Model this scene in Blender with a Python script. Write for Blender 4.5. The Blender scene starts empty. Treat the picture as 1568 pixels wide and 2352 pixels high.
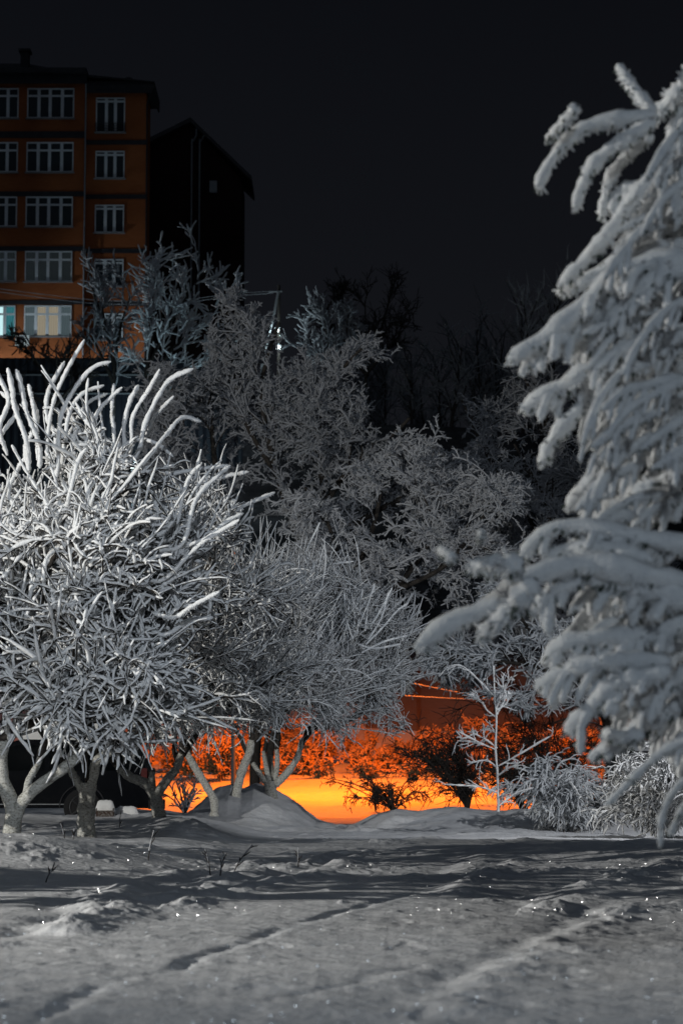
import bpy, math, random
import numpy as np
from mathutils import Vector
R = math.radians
C = bpy.context.scene.collection
rg = np.random.default_rng(7)

# ------------------------------------------------------------------ camera, sky, lamps, exposure
CAMH = 1.2
TILT = math.atan(618.6 / 5553.0)
FU = 5553.0                                   # focal length in units of a 1568 px wide frame
sc = bpy.context.scene
cam = bpy.data.cameras.new('camera'); co = bpy.data.objects.new('camera', cam); C.objects.link(co)
cam.sensor_fit = 'VERTICAL'; cam.sensor_height = 36; cam.sensor_width = 24
cam.lens = FU / 2352 * 36
co.location = (0, 0, CAMH); co.rotation_euler = (math.pi / 2 + TILT, 0, 0)
cam.clip_start = .1; cam.clip_end = 3000
cam.dof.use_dof = True; cam.dof.focus_distance = 41; cam.dof.aperture_fstop = 2.5
sc.camera = co
w = bpy.data.worlds.new('World'); sc.world = w; w.use_nodes = True
nt = w.node_tree; nt.nodes.clear()
wo = nt.nodes.new('ShaderNodeOutputWorld'); bg = nt.nodes.new('ShaderNodeBackground')
tc = nt.nodes.new('ShaderNodeTexCoord'); sx = nt.nodes.new('ShaderNodeSeparateXYZ'); cr = nt.nodes.new('ShaderNodeValToRGB')
nt.links.new(tc.outputs['Generated'], sx.inputs[0]); nt.links.new(sx.outputs['Z'], cr.inputs[0])
nt.links.new(cr.outputs[0], bg.inputs[0]); nt.links.new(bg.outputs[0], wo.inputs[0])
e = cr.color_ramp.elements
e[0].position = 0.0; e[0].color = (.0092, .0102, .0132, 1)
e[1].position = .34; e[1].color = (.0034, .0039, .0055, 1)
n = e.new(.16); n.color = (.0066, .0072, .0093, 1)
bg.inputs[1].default_value = 1.0
sc.view_settings.view_transform = 'Standard'; sc.view_settings.look = 'None'
sc.view_settings.exposure = 0; sc.view_settings.gamma = 1
sc.cycles.max_bounces = 4; sc.cycles.diffuse_bounces = 2; sc.cycles.glossy_bounces = 2
sc.cycles.transparent_max_bounces = 4
sc.cycles.sample_clamp_indirect = 4

def lamp(name, loc, power, color, radius=.12, spot=None, target=None, blend=.3):
    l = bpy.data.lights.new(name, 'SPOT' if spot else 'POINT')
    l.energy = power; l.color = color; l.shadow_soft_size = radius
    if spot: l.spot_size = R(spot); l.spot_blend = blend
    o = bpy.data.objects.new(name, l); C.objects.link(o); o.location = loc
    if spot:
        d = Vector(target) - Vector(loc); o.rotation_euler = d.to_track_quat('-Z', 'Y').to_euler()
    return o
KEY = (-27, 19.5, 6.6)
lamp('street_light_beam', KEY, 27000, (1, .985, .93), .05, 104, (0, 36.4, 2), .45)
lamp('yard_fill_beam', (1.6, -6, 7.5), 2350, (.74, .87, 1), .7, 62, (1.8, 18, 2.0), .9)  # added fill from behind the camera for near snow and spruce
lamp('lane_fill_beam', (-2.3, -7, 9), 19000, (.80, .89, 1), .5, 20.5, (-3.9, 60, 6.5), .5)  # added frontal fill that brightens the tree crowns
BANK_FILL = (10.2, 50, 7.5)
lamp('bank_fill_beam', BANK_FILL, 1900, (.93, .96, 1), .08, 92, (3.5, 60, 0), .5)  # added fill for the right-hand bank, young tree and shrubs
HILL = (-12.0, 137.3, 18.9)
lamp('hill_light_beam', (HILL[0], HILL[1] - .5, HILL[2] + .3), 700, (.62, .88, 1), .12)
YARD_FILL = [(-26.0, 142.8, 24.2, 2200), (-18.6, 142.8, 24.2, 1500), (-12.6, 142.8, 24.0, 600)]  # unseen lamps added behind the fence to brighten the facade from below
for a in YARD_FILL: lamp('yard_fill_beam', a[:3], a[3], (.78, .92, 1), .1)
sl = bpy.data.lights.new('night_sky_glow', 'SUN'); sl.energy = .095; sl.color = (.62, .78, 1); sl.angle = R(100)
so = bpy.data.objects.new('night_sky_glow', sl); C.objects.link(so); so.rotation_euler = (R(38), 0, R(-12))
SOD = (1, .165, .004)

# ------------------------------------------------------------------ picture <-> place
ct, st_ = math.cos(TILT), math.sin(TILT)
def P(u, v, D):
    a = (u - 784) / FU; b = (1176 - v) / FU
    d = np.array([a, ct - b * st_, st_ + b * ct])
    return np.array([0, 0, CAMH]) + d * (D / d[1])
def G(u, v, z=0.):
    a = (u - 784) / FU; b = (1176 - v) / FU
    d = np.array([a, ct - b * st_, st_ + b * ct])
    return (d * ((z - CAMH) / d[2]))[:2]

# ------------------------------------------------------------------ materials
def mat(name, col, rough=.8, noise=None, bump=None, emit=None, metal=0, spec=.3):
    m = bpy.data.materials.new(name); m.use_nodes = True
    t = m.node_tree; b = t.nodes['Principled BSDF']
    b.inputs['Base Color'].default_value = (*col, 1); b.inputs['Roughness'].default_value = rough
    b.inputs['Metallic'].default_value = metal; b.inputs['Specular IOR Level'].default_value = spec
    tc = t.nodes.new('ShaderNodeTexCoord')
    if noise:                                       # (scale, colour2, lo, hi)
        nz = t.nodes.new('ShaderNodeTexNoise'); nz.inputs['Scale'].default_value = noise[0]; nz.inputs['Detail'].default_value = 5
        r = t.nodes.new('ShaderNodeValToRGB'); t.links.new(tc.outputs['Object'], nz.inputs['Vector']); t.links.new(nz.outputs['Fac'], r.inputs[0])
        r.color_ramp.elements[0].position = noise[2]; r.color_ramp.elements[1].position = noise[3]
        r.color_ramp.elements[0].color = (*col, 1); r.color_ramp.elements[1].color = (*noise[1], 1)
        t.links.new(r.outputs[0], b.inputs['Base Color'])
    if bump:
        nz = t.nodes.new('ShaderNodeTexNoise'); nz.inputs['Scale'].default_value = bump[0]; nz.inputs['Detail'].default_value = 4
        t.links.new(tc.outputs['Object'], nz.inputs['Vector'])
        bp = t.nodes.new('ShaderNodeBump'); bp.inputs['Strength'].default_value = bump[1]; bp.inputs['Distance'].default_value = bump[2]
        t.links.new(nz.outputs['Fac'], bp.inputs['Height']); t.links.new(bp.outputs[0], b.inputs['Normal'])
    if emit:
        b.inputs['Emission Color'].default_value = (*emit[0], 1); b.inputs['Emission Strength'].default_value = emit[1]
    return m
M_SNOW = mat('frost_snow', (.80, .80, .79), .9, (9, (.86, .86, .86), .3, .7), (30, .6, .02))
M_SNOWSOFT = mat('spruce_snow', (.78, .79, .79), .9, (14, (.62, .64, .66), .35, .75), (45, .7, .02))
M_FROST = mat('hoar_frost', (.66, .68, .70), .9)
M_BRUSH = mat('frosted_dry_brush', (.62, .42, .22), .9, (1.5, (.40, .24, .12), .35, .65))  # brown of dry twigs, warmed so the orange lamplight looks deeper
M_FROSTMID = mat('half_dimmed_hoar_frost', (.46, .47, .49), .9)  # frost copy darkened so the trees and stalks look less lit
M_FROSTDIM = mat('dimmed_hoar_frost', (.31, .32, .34), .9)  # darkest frost copy: weak light on far trees put into the colour
M_BARK = mat('dark_bark', (.028, .024, .021), .9, (30, (.055, .047, .04), .4, .6))
M_NEEDLE = mat('spruce_needles', (.05, .07, .055), .8)
M_GROUNDTWIG = mat('dark_twigs', (.035, .03, .028), .9)
# whitewashed, frosted trunk bark with cracks running round the stem
def trunk_mat():
    m = bpy.data.materials.new('whitewashed_bark'); m.use_nodes = True
    t = m.node_tree; b = t.nodes['Principled BSDF']; b.inputs['Roughness'].default_value = .9
    tc = t.nodes.new('ShaderNodeTexCoord'); mp = t.nodes.new('ShaderNodeMapping'); mp.inputs['Scale'].default_value = (16, 16, 30)
    nz = t.nodes.new('ShaderNodeTexNoise'); nz.inputs['Scale'].default_value = 1.4; nz.inputs['Detail'].default_value = 6; nz.inputs['Roughness'].default_value = .7
    r = t.nodes.new('ShaderNodeValToRGB'); e = r.color_ramp.elements
    e[0].position = .36; e[0].color = (.15, .14, .12, 1); e[1].position = .50; e[1].color = (.50, .49, .44, 1)
    n = e.new(.72); n.color = (.72, .72, .70, 1)
    t.links.new(tc.outputs['Object'], mp.inputs[0]); t.links.new(mp.outputs[0], nz.inputs['Vector']); t.links.new(nz.outputs['Fac'], r.inputs[0])
    t.links.new(r.outputs[0], b.inputs['Base Color'])
    bp = t.nodes.new('ShaderNodeBump'); bp.inputs['Strength'].default_value = .9; bp.inputs['Distance'].default_value = .02
    t.links.new(nz.outputs['Fac'], bp.inputs['Height']); t.links.new(bp.outputs[0], b.inputs['Normal'])
    return m
M_TRUNK = trunk_mat()
def brick_mat(name, c1, c2, mortar, scale=1.0):
    m = bpy.data.materials.new(name); m.use_nodes = True
    t = m.node_tree; b = t.nodes['Principled BSDF']; b.inputs['Roughness'].default_value = .85; b.inputs['Specular IOR Level'].default_value = .1
    tc = t.nodes.new('ShaderNodeTexCoord'); mp = t.nodes.new('ShaderNodeMapping'); mp.inputs['Rotation'].default_value = (R(90), 0, 0)
    br = t.nodes.new('ShaderNodeTexBrick'); br.inputs['Scale'].default_value = scale
    br.inputs['Color1'].default_value = (*c1, 1); br.inputs['Color2'].default_value = (*c2, 1); br.inputs['Mortar'].default_value = (*mortar, 1)
    br.inputs['Brick Width'].default_value = .26; br.inputs['Row Height'].default_value = .08; br.inputs['Mortar Size'].default_value = .008
    nz = t.nodes.new('ShaderNodeTexNoise'); nz.inputs['Scale'].default_value = .35; nz.inputs['Detail'].default_value = 6
    mx = t.nodes.new('ShaderNodeMix'); mx.data_type = 'RGBA'; mx.blend_type = 'MULTIPLY'
    rr = t.nodes.new('ShaderNodeValToRGB'); rr.color_ramp.elements[0].position = .3; rr.color_ramp.elements[0].color = (.7, .66, .66, 1); rr.color_ramp.elements[1].position = .7
    mx.inputs[0].default_value = 1
    t.links.new(tc.outputs['Object'], mp.inputs[0]); t.links.new(mp.outputs[0], br.inputs['Vector'])
    t.links.new(tc.outputs['Object'], nz.inputs['Vector']); t.links.new(nz.outputs['Fac'], rr.inputs[0])
    t.links.new(br.outputs['Color'], mx.inputs[6]); t.links.new(rr.outputs[0], mx.inputs[7]); t.links.new(mx.outputs[2], b.inputs['Base Color'])
    return m
M_BRICK = brick_mat('orange_brick', (.40, .125, .042), (.35, .105, .034), (.32, .13, .06))
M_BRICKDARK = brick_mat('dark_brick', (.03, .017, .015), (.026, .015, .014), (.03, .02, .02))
M_REDWALL = brick_mat('painted_wall', (.16, .13, .11), (.15, .12, .10), (.13, .11, .10))
M_BAND = mat('dark_fascia', (.022, .022, .026), .7, (3, (.035, .035, .04), .3, .7))
M_ROOF = mat('dark_metal_roof', (.03, .03, .034), .6, (2, (.05, .05, .055), .3, .7))
M_FRAME = mat('white_window_frame', (.62, .66, .68), .5, (12, (.7, .73, .75), .3, .7))
M_GLASS = mat('dark_glass', (.022, .03, .036), .06, spec=.25)  # pale bluish sheen of the panes put into this base colour
M_PIPE = mat('zinc_pipe', (.22, .24, .26), .5, (6, (.3, .32, .34), .3, .7))
M_FENCE = mat('corrugated_fence', (.009, .011, .017), .6, (2, (.016, .019, .027), .3, .7))
M_CAR = mat('black_car_paint', (.004, .0045, .006), .12, (2, (.006, .007, .009), .3, .7), spec=.15)
M_CARGLASS = mat('car_glass', (.003, .004, .005), .05, spec=.15)
M_TYRE = mat('rubber', (.014, .014, .015), .9)
M_RIM = mat('alloy', (.045, .047, .05), .4, metal=.7)
M_TAIL = mat('tail_light', (.07, .004, .004), .4)
M_BLOCK = mat('old_brick_block', (.06, .04, .032), .9, (22, (.16, .15, .14), .45, .6), (20, .8, .03))
M_METAL = mat('galvanised', (.2, .21, .22), .5, (8, (.26, .27, .28), .3, .7))
M_ACW = mat('ac_casing', (.55, .58, .56), .5, (9, (.62, .64, .62), .3, .7))
M_CRYSTAL = mat('ice_crystal', (.95, .95, .95), .30, metal=1., spec=1)
def snow_ground():
    m = bpy.data.materials.new('snow_ground'); m.use_nodes = True
    t = m.node_tree; b = t.nodes['Principled BSDF']; b.inputs['Roughness'].default_value = .75; b.inputs['Specular IOR Level'].default_value = .25
    tc = t.nodes.new('ShaderNodeTexCoord')
    prev = None
    for s, d in ((2.2, .05), (9, .016), (34, .006)):
        nz = t.nodes.new('ShaderNodeTexNoise'); nz.inputs['Scale'].default_value = s; nz.inputs['Detail'].default_value = 3; nz.inputs['Roughness'].default_value = .6
        t.links.new(tc.outputs['Object'], nz.inputs['Vector'])
        bp = t.nodes.new('ShaderNodeBump'); bp.inputs['Strength'].default_value = 1; bp.inputs['Distance'].default_value = d
        t.links.new(nz.outputs['Fac'], bp.inputs['Height'])
        if prev: t.links.new(prev.outputs[0], bp.inputs['Normal'])
        prev = bp
    t.links.new(prev.outputs[0], b.inputs['Normal'])
    # the steep hill behind: its lack of light is put into a dark colour
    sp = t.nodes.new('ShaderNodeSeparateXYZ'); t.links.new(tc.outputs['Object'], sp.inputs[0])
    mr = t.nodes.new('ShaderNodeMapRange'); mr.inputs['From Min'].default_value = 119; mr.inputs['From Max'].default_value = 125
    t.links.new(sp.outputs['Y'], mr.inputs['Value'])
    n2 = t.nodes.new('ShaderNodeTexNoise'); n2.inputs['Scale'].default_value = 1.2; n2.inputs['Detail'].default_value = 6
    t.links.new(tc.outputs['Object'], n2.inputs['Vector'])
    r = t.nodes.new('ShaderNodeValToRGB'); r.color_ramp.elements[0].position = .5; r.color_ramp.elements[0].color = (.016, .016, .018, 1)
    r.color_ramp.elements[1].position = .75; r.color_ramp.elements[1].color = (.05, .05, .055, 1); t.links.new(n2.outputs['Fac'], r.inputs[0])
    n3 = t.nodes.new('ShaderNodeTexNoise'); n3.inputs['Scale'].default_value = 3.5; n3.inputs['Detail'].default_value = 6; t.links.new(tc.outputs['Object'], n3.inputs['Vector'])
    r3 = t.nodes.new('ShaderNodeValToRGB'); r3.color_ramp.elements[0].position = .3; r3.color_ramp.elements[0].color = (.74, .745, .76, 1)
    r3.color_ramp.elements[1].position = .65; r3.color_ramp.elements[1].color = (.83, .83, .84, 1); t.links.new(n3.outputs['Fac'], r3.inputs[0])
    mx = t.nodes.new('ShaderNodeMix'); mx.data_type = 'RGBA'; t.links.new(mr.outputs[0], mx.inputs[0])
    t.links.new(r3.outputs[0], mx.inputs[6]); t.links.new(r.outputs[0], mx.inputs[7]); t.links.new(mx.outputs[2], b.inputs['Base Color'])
    return m
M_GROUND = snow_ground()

# ------------------------------------------------------------------ mesh helpers
class Geo:
    def __init__(s): s.v = []; s.q = []; s.m = []; s.n = 0; s.mats = []
    def mi(s, m):
        if m not in s.mats: s.mats.append(m)
        return s.mats.index(m)
    def add(s, V, Q, m):
        V = np.asarray(V, float).reshape(-1, 3); Q = np.asarray(Q, int).reshape(-1, 4)
        s.v.append(V); s.q.append(Q + s.n); s.m.append(np.full(len(Q), s.mi(m))); s.n += len(V)
    def box(s, c, size, m, rot=0):
        x, y, z = np.array(size) / 2
        V = np.array([[a, b, d] for a in (-x, x) for b in (-y, y) for d in (-z, z)])
        if rot:
            k, l = math.cos(rot), math.sin(rot); V[:, :2] = V[:, :2] @ np.array([[k, l], [-l, k]])
        s.add(V + np.array(c), [[0, 1, 3, 2], [4, 6, 7, 5], [0, 4, 5, 1], [2, 3, 7, 6], [0, 2, 6, 4], [1, 5, 7, 3]], m)
    def prism(s, pts, y0, y1, m, cap=True):           # (x, z) outline, extruded along y; outline convex or fan-friendly
        n = len(pts); V = [(x, y0, z) for x, z in pts] + [(x, y1, z) for x, z in pts]
        cx = sum(p[0] for p in pts) / n; cz = sum(p[1] for p in pts) / n
        V += [(cx, y0, cz), (cx, y1, cz)]
        Q = []
        for i in range(n):
            j = (i + 1) % n; Q.append([i, j, n + j, n + i])
            if cap: Q.append([2 * n, j, i, i]); Q.append([2 * n + 1, n + i, n + j, n + j])
        s.add(V, Q, m)
    def tubes(s, Pt, Rd, m, sides=5, jit=0, rng=rg, flat=1.0):
        Pt = np.asarray(Pt, float)
        if Pt.ndim == 2: Pt = Pt[None]
        B, N, _ = Pt.shape
        if B == 0: return
        Rd = np.broadcast_to(np.asarray(Rd, float), (B, N))
        T = np.gradient(Pt, axis=1); T /= np.linalg.norm(T, axis=2, keepdims=True) + 1e-9
        ref = np.array([.12, .98, .07])
        S = np.cross(T, ref); S /= np.linalg.norm(S, axis=2, keepdims=True) + 1e-6
        U = np.cross(S, T)
        a = np.arange(sides) / sides * 2 * math.pi
        rr = Rd[:, :, None] * np.ones(sides)
        if jit: rr = rr * (1 + jit * rng.uniform(-1, 1, (B, N, sides)))
        V = Pt[:, :, None, :] + (rr * np.cos(a))[..., None] * S[:, :, None, :] + (rr * np.sin(a) * flat)[..., None] * U[:, :, None, :]
        i = np.arange(N - 1)[:, None] * sides + np.arange(sides)[None]
        j = np.arange(N - 1)[:, None] * sides + (np.arange(sides)[None] + 1) % sides
        q = np.stack([i, j, j + sides, i + sides], -1).reshape(-1, 4)
        Q = (q[None] + (np.arange(B) * N * sides)[:, None, None]).reshape(-1, 4)
        s.add(V.reshape(-1, 3), Q, m)
    def frost(s, Pt, rr, m, sides=6, jit=.2, rng=rg, flat=1.0):
        e_ = Pt[:, -1] + nrm(Pt[:, -1] - Pt[:, -2]) * (rr[:, -1:] * .75)
        Pt = np.concatenate([Pt, e_[:, None]], 1); rr = np.concatenate([rr, rr[:, -1:] * .35], 1)
        s.tubes(Pt, rr, m, sides, jit, rng, flat)
    def clumps(s, c, r, m, rng, flat=.75):
        n = len(c); t = np.linspace(-1, 1, 6); ax = nrm(rng.normal(size=(n, 3)) * np.array([1, 1, .25]))
        Pt = c[:, None] + ax[:, None] * (t[None, :, None] * r[:, None, None] * 1.25)
        s.tubes(Pt, r[:, None] * np.sqrt(np.maximum(1 - t * t, .02))[None], m, 7, .16, rng, flat)
    def build(s, name, parent=None, smooth=True):
        V = np.concatenate(s.v); Q = np.concatenate(s.q); MI = np.concatenate(s.m)
        if parent is not None: V = V - np.array(parent.location)
        me = bpy.data.meshes.new(name)
        tri = Q[:, 2] == Q[:, 3]
        me.vertices.add(len(V)); me.vertices.foreach_set('co', V.astype(np.float32).ravel())
        cnt = np.where(tri, 3, 4); start = np.concatenate([[0], np.cumsum(cnt)[:-1]])
        keep = np.ones(Q.shape, bool); keep[tri, 3] = False
        lv = Q[keep]
        me.loops.add(len(lv)); me.loops.foreach_set('vertex_index', lv.astype(np.int32))
        me.polygons.add(len(Q)); me.polygons.foreach_set('loop_start', start.astype(np.int32))
        me.polygons.foreach_set('material_index', MI.astype(np.int32))
        me.polygons.foreach_set('use_smooth', np.full(len(Q), smooth))
        for m in s.mats: me.materials.append(m)
        me.update(calc_edges=True); me.validate()
        o = bpy.data.objects.new(name, me); C.objects.link(o)
        if parent is not None: o.parent = parent
        return o
def empty(name, loc, label, cat, group=None):
    o = bpy.data.objects.new(name, None); C.objects.link(o); o.location = [float(a) for a in loc]
    return tag(o, label, cat, group)
def tag(o, label=None, cat=None, group=None, kind=None):
    if label: o['label'] = label
    if cat: o['category'] = cat
    if group: o['group'] = group
    if kind: o['kind'] = kind
    return o
def resample(pts, n):
    pts = np.asarray(pts, float); d = np.r_[0, np.cumsum(np.linalg.norm(np.diff(pts, axis=0), axis=1))]
    if len(pts) > 2:                                       # smooth by Catmull-Rom before even spacing
        pp = np.vstack([2 * pts[0] - pts[1], pts, 2 * pts[-1] - pts[-2]]); out = []
        for i in range(1, len(pp) - 2):
            for t in np.linspace(0, 1, 8, endpoint=False):
                a, b, c, e = pp[i - 1], pp[i], pp[i + 1], pp[i + 2]
                out.append(.5 * (2 * b + (c - a) * t + (2 * a - 5 * b + 4 * c - e) * t * t + (3 * b - a - 3 * c + e) * t ** 3))
        out.append(pts[-1]); pts = np.array(out); d = np.r_[0, np.cumsum(np.linalg.norm(np.diff(pts, axis=0), axis=1))]
    t = np.linspace(0, d[-1], n)
    return np.stack([np.interp(t, d, pts[:, k]) for k in range(pts.shape[1])], 1)
Z = np.array([0, 0, 1.])
def lift(Pt, amt):                                          # move points up, across the branch: where snow settles
    T = np.gradient(Pt, axis=1); T /= np.linalg.norm(T, axis=2, keepdims=True) + 1e-9
    up = Z - T * T[..., 2:3]
    return Pt + up * np.asarray(amt)[..., None] if np.ndim(amt) else Pt + up * amt
def nrm(a): return a / (np.linalg.norm(a, axis=-1, keepdims=True) + 1e-9)
def grow(Pa, n, ang, L, tr, N, rng, up=0., out=0., cen=None, wander=.12, env=None, grav=0., flatten=None, planar=0.):
    B, K, _ = Pa.shape
    idx = np.repeat(np.arange(B), n); M = len(idx)
    t = rng.uniform(tr[0], tr[1], M) * (K - 1); i0 = np.minimum(t.astype(int), K - 2); f = (t - i0)[:, None]
    p = Pa[idx, i0] * (1 - f) + Pa[idx, i0 + 1] * f
    tan = nrm(Pa[idx, i0 + 1] - Pa[idx, i0])
    rnd = rng.normal(size=(M, 3)); rnd[:, 2] *= (1 - planar)
    pr = nrm(rnd - tan * (rnd * tan).sum(1, keepdims=True))
    a = R(1) * rng.uniform(ang[0], ang[1], M)[:, None]
    d = tan * np.cos(a) + pr * np.sin(a)
    d = d + Z * up
    if cen is not None: d = d + nrm(p - cen) * out
    d = nrm(d)
    Ln = rng.uniform(L[0], L[1], M)
    def march(p, d, Ln):
        r = np.random.default_rng(rng.integers(1 << 30)); out_ = [p]; step = (Ln / (N - 1))[:, None]
        curl = r.normal(size=(M, 3)) * wander; g = grav if np.ndim(grav) == 0 else r.uniform(grav[0], grav[1], (M, 1))
        q = p.copy(); dd = d.copy()
        for k in range(N - 1):
            q = q + dd * step; out_.append(q)
            dd = nrm(dd + curl * .6 + r.normal(size=(M, 3)) * wander * .7 - Z * g)
        return np.stack(out_, 1)
    pts = march(p, d, Ln)
    if env is not None:
        ok = env(pts[:, -1]); pts = np.where(ok[:, None, None], pts, p[:, None] + (pts - p[:, None]) * .5)
        pts = pts[env(pts[:, -1])]
    return pts
def ellips(c, r, lump=.19):
    c = np.array(c); r = np.array(r)
    ph = (c * 3.7) % 6.28
    def f(p):
        q = (p - c) / r; n_ = nrm(q); l = np.sin(n_[:, 0] * 5.3 + ph[0]) * np.sin(n_[:, 2] * 6.1 + ph[1]) + .6 * np.sin(n_[:, 2] * 11 + n_[:, 0] * 7 + ph[2])
        return (q ** 2).sum(1) < (1 + lump * l) ** 2
    return f
def taper(r0, r1, N, tip=True, B=None):
    r = np.linspace(r0, r1, N)
    if tip: r[-1] = r1 * .15; r[-2] = r1 * .9
    return r

# ------------------------------------------------------------------ value noise for the snow sheet
_L = np.random.default_rng(3).uniform(-1, 1, (256, 256))
def vn(x, y):
    xi = np.floor(x).astype(int); yi = np.floor(y).astype(int); fx = x - xi; fy = y - yi
    fx = fx * fx * (3 - 2 * fx); fy = fy * fy * (3 - 2 * fy)
    a = _L[xi & 255, yi & 255]; b = _L[(xi + 1) & 255, yi & 255]; c = _L[xi & 255, (yi + 1) & 255]; d = _L[(xi + 1) & 255, (yi + 1) & 255]
    return (a * (1 - fx) + b * fx) * (1 - fy) + (c * (1 - fx) + d * fx) * fy
def fbm(x, y, o=4):
    s = 0; a = 1
    for k in range(o): s = s + a * vn(x * 2 ** k + 17 * k, y * 2 ** k + 31 * k); a *= .5
    return s
def ss(a, b, x):
    t = np.clip((x - a) / (b - a), 0, 1); return t * t * (3 - 2 * t)
# skyline of the snow banks (1568-px units), turned into metres at 62 m
RID = [(-600, 1845), (0, 1852), (250, 1858), (340, 1862), (392, 1864), (440, 1862), (462, 1842), (500, 1812), (536, 1800), (560, 1813), (587, 1803), (627, 1811), (668, 1836), (694, 1856),
       (728, 1884), (770, 1893), (795, 1896), (829, 1884), (880, 1863), (906, 1855), (960, 1858), (1041, 1852), (1133, 1860), (1225, 1861), (1400, 1856), (1568, 1838), (2200, 1800)]
RX = np.array([(a - 784) / FU * 62 for a, b in RID]); RZ = np.array([CAMH - (b - 1794.6) / FU * 62 for a, b in RID])
TR = [  # trodden or ploughed lines: points (u, v), width m, height m, depth of the groove, noise frequency
    ([(-60, 2165), (60, 2150), (180, 2110), (300, 2078), (400, 2055), (480, 2030), (560, 2002), (650, 1985), (740, 1962)], .30, .17, .12, 1.2),
    ([(150, 2095), (230, 2060), (330, 2028), (430, 2008), (520, 2000), (600, 1972), (700, 1945)], .28, .12, .07, 1.0),
    ([(380, 2090), (470, 2062), (560, 2045), (640, 2020), (720, 1998), (800, 1968), (830, 1955)], .24, .14, .07, 1.3),
    ([(100, 2352), (170, 2315), (240, 2275), (330, 2255), (430, 2235), (560, 2180), (700, 2130), (830, 2095), (960, 2060)], .10, .015, .07, 2.2),
    ([(560, 2352), (700, 2300), (860, 2262), (1000, 2230)], .12, .02, .03, 2.5),
    ([(960, 2352), (1060, 2280), (1170, 2220), (1250, 2165), (1330, 2125), (1410, 2085), (1500, 2050), (1600, 2025)], .22, .065, .05, 2.2),
    ([(1200, 2100), (1260, 2070), (1320, 2040), (1400, 2020), (1500, 1990), (1600, 1975)], .30, .14, .10, 1.2),
    ([(1020, 2060), (1060, 2030), (1100, 2008), (1150, 1990), (1180, 1975)], .24, .13, .06, 1.2),
    ([(1030, 2005), (1060, 1985), (1100, 1955), (1180, 1930), (1240, 1925)], .3, .10, .05, 1.0),
    ([(1380, 1960), (1420, 1935), (1500, 1920), (1600, 1905)], .3, .12, .05, 1.0),
    ([(860, 1935), (960, 1925), (1060, 1915), (1180, 1905)], .4, .12, .03, .8)]
TRW = [(np.array([G(*p) for p in t[0]]), *t[1:]) for t in TR]
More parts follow.
